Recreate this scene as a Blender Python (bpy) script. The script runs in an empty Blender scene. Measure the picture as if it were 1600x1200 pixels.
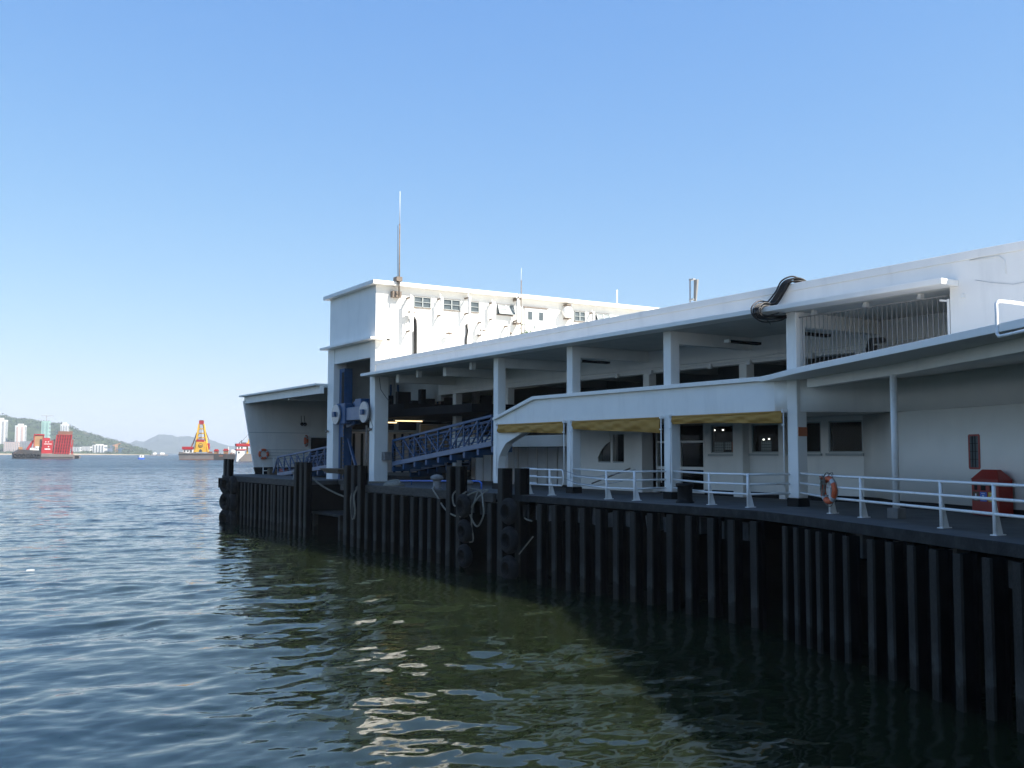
import bpy, math, random
import numpy as np
from mathutils import Vector, Matrix
R = math.radians
random.seed(7)
scn = bpy.context.scene
col = scn.collection
# ------------------------------------------------------------------ camera
HEAD = R(31.8)                       # heading, clockwise from +Y (the pier front runs along +Y)
PITCH = math.atan(109.0 / 1580.0)
cd = bpy.data.cameras.new('camera')
cd.sensor_width = 36.0
cd.lens = 36.0 * 1580.0 / 1600.0
cd.clip_start = 0.1
cd.clip_end = 40000
cam = bpy.data.objects.new('camera', cd)
col.objects.link(cam)
cam.matrix_world = (Matrix.Rotation(-HEAD, 4, 'Z') @ Matrix.Rotation(math.pi / 2 + PITCH, 4, 'X')
                    @ Matrix.Rotation(0.002, 4, 'Z'))
scn.camera = cam
# ------------------------------------------------------------------ sun and sky
SUN_EL, SUN_AZ = R(45), R(35)        # azimuth measured from -Y towards +X
sdir = Vector((math.sin(SUN_AZ) * math.cos(SUN_EL), -math.cos(SUN_AZ) * math.cos(SUN_EL), math.sin(SUN_EL)))
w = bpy.data.worlds.new('World')
scn.world = w
w.use_nodes = True
nt = w.node_tree
bg = nt.nodes['Background']
sky = nt.nodes.new('ShaderNodeTexSky')
sky.sky_type = 'NISHITA'
sky.sun_disc = False
sky.sun_elevation = SUN_EL
sky.sun_rotation = math.atan2(sdir.x, sdir.y)
sky.air_density = 1.0
sky.dust_density = 0.5
sky.ozone_density = 3.0
sky.altitude = 0
# the camera's tone response to the sky, channel by channel
sp_ = nt.nodes.new('ShaderNodeSeparateColor'); cb_ = nt.nodes.new('ShaderNodeCombineColor')
nt.links.new(sky.outputs[0], sp_.inputs[0])
for i_, (pw, kk) in enumerate(((0.92, 0.745), (0.66, 1.20), (0.30, 2.64))):
    a_ = nt.nodes.new('ShaderNodeMath'); a_.operation = 'POWER'; a_.inputs[1].default_value = pw
    m_ = nt.nodes.new('ShaderNodeMath'); m_.operation = 'MULTIPLY'; m_.inputs[1].default_value = kk
    nt.links.new(sp_.outputs[i_], a_.inputs[0]); nt.links.new(a_.outputs[0], m_.inputs[0]); nt.links.new(m_.outputs[0], cb_.inputs[i_])
nt.links.new(cb_.outputs[0], bg.inputs[0])
bg.inputs[1].default_value = 0.11
sd = bpy.data.lights.new('sun', 'SUN')
sd.energy = 5.0
sd.angle = R(0.5)
sd.color = (1.0, 0.95, 0.87)
so = bpy.data.objects.new('sun', sd)
col.objects.link(so)
so.rotation_euler = sdir.to_track_quat('Z', 'Y').to_euler()
so.location = (0, -30, 60)
scn.view_settings.view_transform = 'Standard'
scn.view_settings.look = 'None'
scn.view_settings.gamma = 1.0
scn.view_settings.exposure = 1.0
scn.cycles.use_denoising = True
scn.cycles.max_bounces = 8
scn.cycles.volume_bounces = 0
scn.cycles.caustics_reflective = False
scn.cycles.caustics_refractive = False

WATER, DECK = -4.65, -1.57            # heights relative to the eye of the photographer (z = 0)

# ------------------------------------------------------------------ materials
def lin(c):
    return tuple(((x / 12.92) if x <= 0.04045 else ((x + 0.055) / 1.055) ** 2.4) for x in c)

def mat(name, base, rough=0.6, var=0.12, scale=3.0, stretch=(1, 1, 1), bump=0.0, bscale=20.0, metal=0.0,
        dirt=None, dirt_amt=0.0, dirt_scale=1.5, dirt_stretch=(1, 1, 0.15), spec=0.5, emit=None, estr=0.0, world=False):
    m = bpy.data.materials.new(name)
    m.use_nodes = True
    t = m.node_tree
    N, L = t.nodes, t.links
    b = N['Principled BSDF']
    b.inputs['Roughness'].default_value = rough
    b.inputs['Metallic'].default_value = metal
    b.inputs['Specular IOR Level'].default_value = spec
    tc = N.new('ShaderNodeTexCoord')
    oc = N.new('ShaderNodeNewGeometry').outputs['Position'] if world else tc.outputs['Object']
    mp = N.new('ShaderNodeMapping')
    mp.inputs['Scale'].default_value = stretch
    L.new(oc, mp.inputs[0])
    n = N.new('ShaderNodeTexNoise')
    n.inputs['Scale'].default_value = scale
    n.inputs['Detail'].default_value = 6
    L.new(mp.outputs[0], n.inputs['Vector'])
    r = N.new('ShaderNodeValToRGB')
    r.color_ramp.elements[0].position = 0.3
    r.color_ramp.elements[1].position = 0.7
    r.color_ramp.elements[0].color = (*[c * (1 - var) for c in base], 1)
    r.color_ramp.elements[1].color = (*[min(1, c * (1 + var)) for c in base], 1)
    L.new(n.outputs['Fac'], r.inputs[0])
    out = r.outputs[0]
    if dirt:
        mp2 = N.new('ShaderNodeMapping')
        mp2.inputs['Scale'].default_value = dirt_stretch
        L.new(oc, mp2.inputs[0])
        n2 = N.new('ShaderNodeTexNoise')
        n2.inputs['Scale'].default_value = dirt_scale
        n2.inputs['Detail'].default_value = 8
        n2.inputs['Roughness'].default_value = 0.7
        L.new(mp2.outputs[0], n2.inputs['Vector'])
        r2 = N.new('ShaderNodeValToRGB')
        r2.color_ramp.elements[0].position = 0.52
        r2.color_ramp.elements[1].position = 0.75
        r2.color_ramp.elements[0].color = (0, 0, 0, 1)
        r2.color_ramp.elements[1].color = (dirt_amt, dirt_amt, dirt_amt, 1)
        L.new(n2.outputs['Fac'], r2.inputs[0])
        mx = N.new('ShaderNodeMix')
        mx.data_type = 'RGBA'
        L.new(r2.outputs[0], mx.inputs[0])
        L.new(out, mx.inputs[6])
        mx.inputs[7].default_value = (*dirt, 1)
        out = mx.outputs[2]
    L.new(out, b.inputs['Base Color'])
    if bump:
        nb = N.new('ShaderNodeTexNoise')
        nb.inputs['Scale'].default_value = bscale
        nb.inputs['Detail'].default_value = 5
        L.new(tc.outputs['Object'], nb.inputs['Vector'])
        bp = N.new('ShaderNodeBump')
        bp.inputs['Strength'].default_value = bump
        bp.inputs['Distance'].default_value = 0.05
        L.new(nb.outputs['Fac'], bp.inputs['Height'])
        L.new(bp.outputs[0], b.inputs['Normal'])
    if emit:
        b.inputs['Emission Color'].default_value = (*emit, 1)
        b.inputs['Emission Strength'].default_value = estr
    return m

M = {}
M['white'] = mat('white_paint', (0.91, 0.875, 0.81), 0.55, 0.03, 1.2, bump=0.06, bscale=12,
                 dirt=(0.52, 0.50, 0.46), dirt_amt=0.25, dirt_scale=1.3)
M['white_metal'] = mat('white_gloss_paint', (0.88, 0.86, 0.82), 0.35, 0.05, 5, dirt=(0.35, 0.25, 0.18), dirt_amt=0.4, dirt_scale=5, dirt_stretch=(1, 1, 1))
M['soffit'] = mat('shaded_white_paint', (0.64, 0.63, 0.58), 0.7, 0.06, 1.0, dirt=(0.3, 0.3, 0.28), dirt_amt=0.35, dirt_stretch=(1, 1, 1))  # white paint toned darker; the shade under slabs is in the colour
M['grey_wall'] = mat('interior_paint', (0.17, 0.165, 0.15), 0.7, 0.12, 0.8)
M['cream'] = mat('cream_board', (0.62, 0.55, 0.42), 0.6, 0.08, 2)
M['panel'] = mat('pale_panel', (0.62, 0.62, 0.60), 0.5, 0.06, 2)
M['black'] = mat('black_paint', (0.008, 0.008, 0.008), 0.6, 0.3, 4, spec=0.2)
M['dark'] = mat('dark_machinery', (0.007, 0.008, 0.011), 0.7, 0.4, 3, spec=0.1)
M['tar'] = mat('tarred_concrete', (0.026, 0.026, 0.025), 0.8, 0.35, 2.5, bump=0.4, bscale=9, spec=0.2, dirt=(0.07, 0.068, 0.062), dirt_amt=0.5, dirt_scale=2.5, dirt_stretch=(1, 1, 1))
M['deck'] = mat('deck_concrete', (0.085, 0.085, 0.08), 0.8, 0.25, 1.2, bump=0.2, bscale=25, dirt=(0.04, 0.04, 0.04), dirt_amt=0.6, dirt_stretch=(1, 1, 1))
M['concrete'] = mat('raw_concrete', (0.20, 0.195, 0.185), 0.85, 0.2, 2.0, bump=0.3, bscale=14, dirt=(0.06, 0.06, 0.055), dirt_amt=0.7, dirt_scale=2)
M['blue'] = mat('blue_paint', (0.014, 0.075, 0.185), 0.45, 0.15, 4, dirt=(0.04, 0.05, 0.08), dirt_amt=0.5, dirt_scale=3, dirt_stretch=(1, 1, .4))
M['blue_pale'] = mat('worn_blue_paint', (0.13, 0.175, 0.26), 0.45, 0.12, 2, dirt=(0.03, 0.08, 0.25), dirt_amt=0.7, dirt_scale=2, dirt_stretch=(1, .6, 1))
M['ochre'] = mat('ochre_canvas', (0.42, 0.225, 0.045), 0.85, 0.06, 1.5, bump=0.25, bscale=9, dirt=(0.48, 0.33, 0.13), dirt_amt=0.35, dirt_scale=1.2, dirt_stretch=(1, .5, 1.5))
M['orange'] = mat('orange_plastic', (0.62, 0.10, 0.025), 0.5, 0.15, 6, dirt=(0.5, 0.22, 0.12), dirt_amt=0.4, dirt_scale=6, dirt_stretch=(1, 1, 1))
M['redpaint'] = mat('red_paint', (0.30, 0.022, 0.014), 0.35, 0.12, 3)
M['tapewhite'] = mat('reflective_tape', (0.45, 0.46, 0.46), 0.4, 0.1, 8)
M['rubber'] = mat('tyre_rubber', (0.014, 0.0135, 0.013), 0.8, 0.4, 6, bump=0.5, bscale=18, spec=0.2, dirt=(0.045, 0.042, 0.036), dirt_amt=0.5, dirt_scale=3, dirt_stretch=(1, 1, 1))
M['rope'] = mat('mooring_rope', (0.22, 0.205, 0.165), 0.9, 0.25, 12, bump=0.6, bscale=60)
M['iron'] = mat('bollard_iron', (0.20, 0.19, 0.18), 0.7, 0.3, 6, bump=0.3, dirt=(0.09, 0.05, 0.03), dirt_amt=0.8, dirt_scale=4, dirt_stretch=(1, 1, .5))
M['wood'] = mat('weathered_timber', (0.14, 0.105, 0.07), 0.85, 0.3, 3, stretch=(1, 4, 1), bump=0.4)
M['timberdark'] = mat('fender_timber', (0.05, 0.044, 0.036), 0.85, 0.4, 3, stretch=(4, 1, 4), bump=0.6, bscale=12)
M['steel'] = mat('galvanised_steel', (0.40, 0.40, 0.40), 0.4, 0.15, 8, metal=0.3)
M['brown'] = mat('rusty_bracket', (0.20, 0.155, 0.12), 0.7, 0.3, 9)
M['bar_grey'] = mat('grille_grey', (0.26, 0.25, 0.235), 0.5, 0.1, 6)
M['frame'] = mat('window_frame_paint', (0.40, 0.43, 0.42), 0.5, 0.05, 6)
M['orange_sign'] = mat('orange_sign_plate', (0.50, 0.14, 0.05), 0.5, 0.05, 6)
M['warm_lamp'] = mat('fluorescent_tube', (0.9, 0.85, 0.7), 0.5, 0.0, 1, emit=(1.0, 0.72, 0.36), estr=1.3)
M['cable'] = mat('black_cable', (0.010, 0.009, 0.009), 0.45, 0.2, 6)
M['poster'] = None
M['leaf'] = mat('leaf_green', (0.05, 0.10, 0.025), 0.6, 0.3, 9)
M['bin_blue'] = mat('blue_label', (0.05, 0.16, 0.55), 0.5, 0.02, 5)
M['bin_yellow'] = mat('yellow_label', (0.60, 0.42, 0.04), 0.5, 0.02, 5)
M['bin_brown'] = mat('brown_label', (0.10, 0.06, 0.04), 0.5, 0.02, 5)
M['offwhite'] = mat('sticker_white', (0.75, 0.75, 0.75), 0.5, 0.02, 5)
M['weather'] = mat('weathered_panel_white', (0.74, 0.74, 0.72), 0.5, 0.04, 3)

def glass_mat(name, tint=(0.9, 0.95, 0.95), dark=0.0):
    m = bpy.data.materials.new(name)
    m.use_nodes = True
    t = m.node_tree
    N, L = t.nodes, t.links
    N.remove(N['Principled BSDF'])
    o = N['Material Output']
    fr = N.new('ShaderNodeFresnel')
    fr.inputs[0].default_value = 1.11
    tr = N.new('ShaderNodeBsdfTransparent')
    tr.inputs[0].default_value = (*tint, 1)
    gl = N.new('ShaderNodeBsdfGlossy')
    gl.inputs['Roughness'].default_value = 0.03
    n = N.new('ShaderNodeTexNoise')
    n.inputs['Scale'].default_value = 1.2
    bp = N.new('ShaderNodeBump')
    bp.inputs['Strength'].default_value = 0.05
    L.new(n.outputs['Fac'], bp.inputs['Height'])
    L.new(bp.outputs[0], gl.inputs['Normal'])
    mx = N.new('ShaderNodeMixShader')
    L.new(fr.outputs[0], mx.inputs[0])
    L.new(tr.outputs[0], mx.inputs[1])
    L.new(gl.outputs[0], mx.inputs[2])
    L.new(mx.outputs[0], o.inputs['Surface'])
    return m
M['glass'] = glass_mat('window_glass', (0.85, 0.88, 0.88))

def checker_mat(name, a, b, scale):
    m = mat(name, a, 0.6)
    t = m.node_tree
    N, L = t.nodes, t.links
    tc = N.new('ShaderNodeTexCoord')
    mp = N.new('ShaderNodeMapping')
    mp.inputs['Rotation'].default_value = (R(45), 0, 0)
    L.new(tc.outputs['Object'], mp.inputs[0])
    ck = N.new('ShaderNodeTexChecker')
    ck.inputs['Scale'].default_value = scale
    ck.inputs[1].default_value = (*a, 1)
    ck.inputs[2].default_value = (*b, 1)
    L.new(mp.outputs[0], ck.inputs[0])
    L.new(ck.outputs[0], N['Principled BSDF'].inputs['Base Color'])
    return m
M['poster'] = checker_mat('grid_poster', (0.62, 0.62, 0.58), (0.22, 0.23, 0.22), 14)

def pile_mat():
    m = mat('tarred_steel_pile', (0.026, 0.024, 0.021), 0.7, 0.45, 1.3, stretch=(3, 3, 0.35), bump=0.5, bscale=10, spec=0.2, world=True, dirt=(0.085, 0.055, 0.035), dirt_amt=0.8, dirt_scale=2.2, dirt_stretch=(1, 1, .22))
    t = m.node_tree
    N, L = t.nodes, t.links
    b = N['Principled BSDF']
    src = b.inputs['Base Color'].links[0].from_socket
    geo = N.new('ShaderNodeNewGeometry')
    sep = N.new('ShaderNodeSeparateXYZ')
    L.new(geo.outputs['Position'], sep.inputs[0])
    no = N.new('ShaderNodeTexNoise')
    no.inputs['Scale'].default_value = 5
    no.inputs['Detail'].default_value = 8
    L.new(geo.outputs['Position'], no.inputs['Vector'])
    ad = N.new('ShaderNodeMath')
    ad.operation = 'MULTIPLY_ADD'
    ad.inputs[1].default_value = 0.7
    L.new(no.outputs['Fac'], ad.inputs[0])
    L.new(sep.outputs['Z'], ad.inputs[2])
    # tide zone: barnacle grey above, wet dark weed below
    rp = N.new('ShaderNodeValToRGB')
    mr = N.new('ShaderNodeMapRange')
    mr.inputs[1].default_value = -5.1
    mr.inputs[2].default_value = -2.5
    L.new(ad.outputs[0], mr.inputs[0])
    e = rp.color_ramp.elements
    e[0].position = 0.0
    e[0].color = (0.012, 0.013, 0.010, 1)
    e[1].position = 0.49
    e[1].color = (0.016, 0.016, 0.012, 1)
    x = e.new(0.54); x.color = (0.060, 0.060, 0.054, 1)
    x = e.new(0.75); x.color = (0.024, 0.023, 0.020, 1)
    L.new(mr.outputs[0], rp.inputs[0])
    mx = N.new('ShaderNodeMix')
    mx.data_type = 'RGBA'
    mx.inputs[0].default_value = 0.62
    L.new(src, mx.inputs[6])
    L.new(rp.outputs[0], mx.inputs[7])
    L.new(mx.outputs[2], b.inputs['Base Color'])
    return m
M['pile'] = pile_mat()
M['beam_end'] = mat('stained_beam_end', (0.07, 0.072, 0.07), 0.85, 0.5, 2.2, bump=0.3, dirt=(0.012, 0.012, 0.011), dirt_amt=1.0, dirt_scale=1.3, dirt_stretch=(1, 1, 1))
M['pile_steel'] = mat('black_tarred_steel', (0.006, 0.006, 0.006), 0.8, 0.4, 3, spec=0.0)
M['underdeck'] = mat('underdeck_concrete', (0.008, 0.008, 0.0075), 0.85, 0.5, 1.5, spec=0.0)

# ------------------------------------------------------------------ mesh helpers
class MB:
    def __init__(s):
        s.v, s.f, s.sm = [], [], []
    def add(s, vs, fs, smooth=False):
        o = len(s.v)
        s.v += [tuple(p) for p in vs]
        for f in fs:
            s.f.append(tuple(i + o for i in f)); s.sm.append(smooth)
        return s
    def box(s, x0, x1, y0, y1, z0, z1):
        x0, x1 = sorted((x0, x1)); y0, y1 = sorted((y0, y1)); z0, z1 = sorted((z0, z1))
        vs = [(x0, y0, z0), (x1, y0, z0), (x1, y1, z0), (x0, y1, z0), (x0, y0, z1), (x1, y0, z1), (x1, y1, z1), (x0, y1, z1)]
        return s.add(vs, [(0, 3, 2, 1), (4, 5, 6, 7), (0, 1, 5, 4), (1, 2, 6, 5), (2, 3, 7, 6), (3, 0, 4, 7)])
    def bar(s, p, q, w, h, up=(0, 0, 1)):
        p, q = Vector(p), Vector(q)
        d = (q - p).normalized()
        u = Vector(up)
        if abs(d.dot(u)) > 0.98:
            u = Vector((1, 0, 0))
        a = d.cross(u).normalized() * (w / 2)
        b = a.cross(d).normalized() * (h / 2)
        vs = [p - a - b, p + a - b, p + a + b, p - a + b, q - a - b, q + a - b, q + a + b, q - a + b]
        return s.add(vs, [(0, 1, 2, 3), (7, 6, 5, 4), (0, 4, 5, 1), (1, 5, 6, 2), (2, 6, 7, 3), (3, 7, 4, 0)])
    def tube(s, pts, r, n=8, closed=False):
        pts = [Vector(p) for p in pts]
        rs = r if isinstance(r, (list, tuple)) else [r] * len(pts)
        k = len(pts)
        ref = Vector((0, 0, 1))
        vs, prev = [], None
        for i, p in enumerate(pts):
            a = pts[(i - 1) % k] if (closed or i > 0) else p
            b = pts[(i + 1) % k] if (closed or i < k - 1) else p
            d = (b - a)
            d = d.normalized() if d.length > 1e-9 else Vector((0, 0, 1))
            if prev is None:
                u = ref if abs(d.dot(ref)) < 0.95 else Vector((1, 0, 0))
                e = d.cross(u).normalized()
            else:
                e = (prev - d * prev.dot(d)).normalized()
            prev = e
            g = d.cross(e)
            for j in range(n):
                t = 2 * math.pi * j / n
                vs.append(p + (e * math.cos(t) + g * math.sin(t)) * rs[i])
        fs = []
        for i in range(k if closed else k - 1):
            for j in range(n):
                a, b = i * n + j, i * n + (j + 1) % n
                c, d_ = ((i + 1) % k) * n + (j + 1) % n, ((i + 1) % k) * n + j
                fs.append((a, b, c, d_))
        if not closed:
            fs.append(tuple(range(n - 1, -1, -1)))
            fs.append(tuple((k - 1) * n + j for j in range(n)))
        return s.add(vs, fs, True)
    def prism(s, poly, z0, z1):           # plan polygon extruded in z
        k = len(poly)
        vs = [(x, y, z0) for x, y in poly] + [(x, y, z1) for x, y in poly]
        fs = [tuple(range(k - 1, -1, -1)), tuple(range(k, 2 * k))] + [(i, (i + 1) % k, (i + 1) % k + k, i + k) for i in range(k)]
        return s.add(vs, fs)
    def xprism(s, poly, x0, x1):          # (y, z) polygon extruded in x
        k = len(poly)
        vs = [(x0, y, z) for y, z in poly] + [(x1, y, z) for y, z in poly]
        fs = [tuple(range(k - 1, -1, -1)), tuple(range(k, 2 * k))] + [(i, (i + 1) % k, (i + 1) % k + k, i + k) for i in range(k)]
        return s.add(vs, fs)
    def yprism(s, poly, y0, y1):          # (x, z) polygon extruded in y
        k = len(poly)
        vs = [(x, y0, z) for x, z in poly] + [(x, y1, z) for x, z in poly]
        fs = [tuple(range(k)), tuple(range(2 * k - 1, k - 1, -1))] + [(i, i + k, (i + 1) % k + k, (i + 1) % k) for i in range(k)]
        return s.add(vs, fs)
    def strip(s, line, thick, z0, z1, smooth=False):   # wall along a plan polyline, thickened to its right (+x side)
        k = len(line)
        P = [Vector((x, y)) for x, y in line]
        off = []
        for i in range(k):
            a, b = P[max(i - 1, 0)], P[min(i + 1, k - 1)]
            d = (b - a).normalized()
            off.append(P[i] + Vector((-d.y, d.x)) * thick)
        vs = [(p.x, p.y, z0) for p in P] + [(p.x, p.y, z1) for p in P] + [(p.x, p.y, z0) for p in off] + [(p.x, p.y, z1) for p in off]
        for i in range(k - 1):
            pass
        fo = [(i, i + 1, i + 1 + k, i + k) for i in range(k - 1)]
        fs = [(2 * k + i + 1, 2 * k + i, 3 * k + i, 3 * k + i + 1) for i in range(k - 1)]
        fs += [(i + k, i + 1 + k, 3 * k + i + 1, 3 * k + i) for i in range(k - 1)]
        fs += [(i + 1, i, 2 * k + i, 2 * k + i + 1) for i in range(k - 1)]
        fs += [(0, k, 3 * k, 2 * k), (k - 1, 3 * k - 1, 4 * k - 1, 2 * k - 1)]
        o = len(s.v)
        s.v += vs
        for f in fo:
            s.f.append(tuple(i + o for i in f)); s.sm.append(smooth)
        for f in fs:
            s.f.append(tuple(i + o for i in f)); s.sm.append(False)
        return s
    def lathe(s, prof, c, n=20, axis='z'):
        cx, cy, cz = c
        vs = []
        for r, h in prof:
            for j in range(n):
                t = 2 * math.pi * j / n
                a, b = r * math.cos(t), r * math.sin(t)
                vs.append((cx + a, cy + b, cz + h) if axis == 'z' else ((cx + h, cy + a, cz + b) if axis == 'x' else (cx + a, cy + h, cz + b)))
        k = len(prof)
        fs = [(i * n + j, i * n + (j + 1) % n, (i + 1) * n + (j + 1) % n, (i + 1) * n + j) for i in range(k - 1) for j in range(n)]
        s.add(vs, fs, True)
        o = len(s.v) - len(vs)
        for f in (tuple(range(n - 1, -1, -1)), tuple((k - 1) * n + j for j in range(n))):
            s.f.append(tuple(i + o for i in f)); s.sm.append(False)
        return s
    def torus(s, c, R_, r, axis='x', n=28, m=12, sq=1.0):
        vs, fs = [], []
        for i in range(n):
            t = 2 * math.pi * i / n
            for j in range(m):
                p = 2 * math.pi * j / m
                rr = R_ + r * math.cos(p)
                h = r * sq * math.sin(p)
                a, b = rr * math.cos(t), rr * math.sin(t)
                v = (h, a, b) if axis == 'x' else ((a, h, b) if axis == 'y' else (a, b, h))
                vs.append((c[0] + v[0], c[1] + v[1], c[2] + v[2]))
        for i in range(n):
            for j in range(m):
                fs.append((i * m + j, ((i + 1) % n) * m + j, ((i + 1) % n) * m + (j + 1) % m, i * m + (j + 1) % m))
        return s.add(vs, fs, True)
    def build(s, name, m, parent=None, bevel=0.0, org=None):
        # parts are stored relative to the origin of their thing
        o0 = Vector((0, 0, 0))
        p = parent
        while p is not None:
            o0 += p.location; p = p.parent
        if parent is None and org is not None:
            o0 = Vector(org)
        me = bpy.data.meshes.new(name)
        me.from_pydata([tuple(Vector(v) - o0) for v in s.v], [], s.f)
        me.polygons.foreach_set('use_smooth', s.sm)
        me.materials.append(M[m] if isinstance(m, str) else m)
        import bmesh
        b = bmesh.new(); b.from_mesh(me)
        bmesh.ops.recalc_face_normals(b, faces=b.faces)
        b.to_mesh(me); b.free()
        me.update()
        o = bpy.data.objects.new(name, me)
        col.objects.link(o)
        o.parent = parent
        if parent is None and org is not None:
            o.location = org
        if bevel:
            bv = o.modifiers.new('bevel', 'BEVEL')
            bv.width = bevel; bv.segments = 2; bv.limit_method = 'ANGLE'; bv.angle_limit = R(40)
        return o

def tag(o, label=None, cat=None, group=None, kind=None):
    if label: o['label'] = label
    if cat: o['category'] = cat
    if group: o['group'] = group
    if kind: o['kind'] = kind
    return o

def empty(name, loc, label, cat, group=None, rz=0.0):
    o = bpy.data.objects.new(name, None)
    o.empty_display_size = 0.5
    col.objects.link(o)
    o.location = loc
    o.rotation_euler[2] = rz
    return tag(o, label, cat, group)

def copy_tree(o, parent=None):
    c = o.copy(); col.objects.link(c); c.parent = parent
    for ch in [k for k in bpy.data.objects if k.parent == o]:
        copy_tree(ch, c)
    return c

def off(px, depth):                       # plan point at a bearing (photo column) and forward distance
    la = (px - 800.0) / 1580.0 * depth
    return (math.sin(HEAD) * depth + math.cos(HEAD) * la, math.cos(HEAD) * depth - math.sin(HEAD) * la)
def hgt(py, depth, px=200):               # height seen at a photo row at that distance
    hor = 709.0 - 0.002 * (px - 800)
    return (hor - py) / 1580.0 * depth

# ------------------------------------------------------------------ water
def water_mat():
    m = bpy.data.materials.new('harbour_water')
    m.use_nodes = True
    t = m.node_tree
    N, L = t.nodes, t.links
    b = N['Principled BSDF']
    b.inputs['Base Color'].default_value = (0.0100, 0.0155, 0.0072, 1)
    b.inputs['Roughness'].default_value = 0.03
    b.inputs['IOR'].default_value = 1.333
    b.inputs['Specular IOR Level'].default_value = 0.45
    # murky harbour water: light wanders a little way under the surface
    b.inputs['Subsurface Weight'].default_value = 1.0
    b.inputs['Subsurface Radius'].default_value = (6.0, 7.5, 5.0)
    b.inputs['Subsurface Scale'].default_value = 1.0
    geo = N.new('ShaderNodeNewGeometry')
    # ripples far out come from the shader, near ones from the mesh
    ln = N.new('ShaderNodeVectorMath'); ln.operation = 'LENGTH'
    L.new(geo.outputs['Position'], ln.inputs[0])
    acc = None
    for sc, k0, k1, det in ((5.0, 0.10, 1.2, 2), (2.0, 0.12, 2.4, 2), (0.55, 0.05, 2.2, 3), (0.020, 0.0, 0.6, 2)):
        mp = N.new('ShaderNodeMapping')
        mp.inputs['Rotation'].default_value = (0, 0, R(18))
        mp.inputs['Scale'].default_value = (0.55, 1.25, 1)
        L.new(geo.outputs['Position'], mp.inputs[0])
        n1 = N.new('ShaderNodeTexNoise'); n1.inputs['Scale'].default_value = sc; n1.inputs['Detail'].default_value = det
        L.new(mp.outputs[0], n1.inputs['Vector'])
        sb = N.new('ShaderNodeVectorMath'); sb.operation = 'SUBTRACT'; sb.inputs[1].default_value = (0.5, 0.5, 0.5)
        L.new(n1.outputs['Color'], sb.inputs[0])
        fl = N.new('ShaderNodeVectorMath'); fl.operation = 'MULTIPLY'; fl.inputs[1].default_value = (1, 1.3, 0)
        L.new(sb.outputs[0], fl.inputs[0])
        mr = N.new('ShaderNodeMapRange')
        mr.inputs[1].default_value = 30; mr.inputs[2].default_value = 420
        mr.inputs[3].default_value = k0; mr.inputs[4].default_value = k1
        L.new(ln.outputs['Value'], mr.inputs[0])
        sl = N.new('ShaderNodeVectorMath'); sl.operation = 'SCALE'
        L.new(fl.outputs[0], sl.inputs[0]); L.new(mr.outputs[0], sl.inputs['Scale'])
        ad = N.new('ShaderNodeVectorMath'); ad.operation = 'ADD'
        L.new(sl.outputs[0], ad.inputs[0])
        L.new(acc.outputs[0] if acc else geo.outputs['Normal'], ad.inputs[1])
        acc = ad
    # silty green water in the lee of the pier, sky-reflection blue tinted into the body colour offshore
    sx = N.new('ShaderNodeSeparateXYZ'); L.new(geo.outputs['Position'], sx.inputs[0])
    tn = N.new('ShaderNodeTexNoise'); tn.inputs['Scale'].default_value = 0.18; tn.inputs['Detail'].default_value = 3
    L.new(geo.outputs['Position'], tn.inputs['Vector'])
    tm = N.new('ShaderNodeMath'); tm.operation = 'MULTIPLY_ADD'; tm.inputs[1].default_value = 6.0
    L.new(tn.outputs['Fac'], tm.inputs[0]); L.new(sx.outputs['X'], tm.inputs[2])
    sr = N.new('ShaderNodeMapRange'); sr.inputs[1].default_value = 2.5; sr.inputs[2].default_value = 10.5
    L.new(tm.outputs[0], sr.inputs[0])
    # beyond the pier head the whole bay takes that blue tint
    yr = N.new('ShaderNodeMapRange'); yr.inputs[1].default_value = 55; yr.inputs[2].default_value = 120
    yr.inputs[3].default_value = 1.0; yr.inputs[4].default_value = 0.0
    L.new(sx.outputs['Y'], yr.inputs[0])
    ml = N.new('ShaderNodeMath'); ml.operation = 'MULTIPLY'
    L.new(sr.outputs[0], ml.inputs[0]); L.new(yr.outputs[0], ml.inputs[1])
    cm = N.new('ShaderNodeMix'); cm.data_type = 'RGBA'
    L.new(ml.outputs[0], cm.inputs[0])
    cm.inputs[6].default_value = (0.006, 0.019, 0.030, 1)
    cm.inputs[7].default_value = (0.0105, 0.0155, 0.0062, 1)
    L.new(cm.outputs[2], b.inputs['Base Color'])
    nz = N.new('ShaderNodeVectorMath'); nz.operation = 'NORMALIZE'
    L.new(acc.outputs[0], nz.inputs[0])
    L.new(nz.outputs[0], b.inputs['Normal'])
    rr = N.new('ShaderNodeMapRange')
    rr.inputs[1].default_value = 40; rr.inputs[2].default_value = 400
    rr.inputs[3].default_value = 0.03; rr.inputs[4].default_value = 0.22
    L.new(ln.outputs['Value'], rr.inputs[0]); L.new(rr.outputs[0], b.inputs['Roughness'])
    return m

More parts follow.
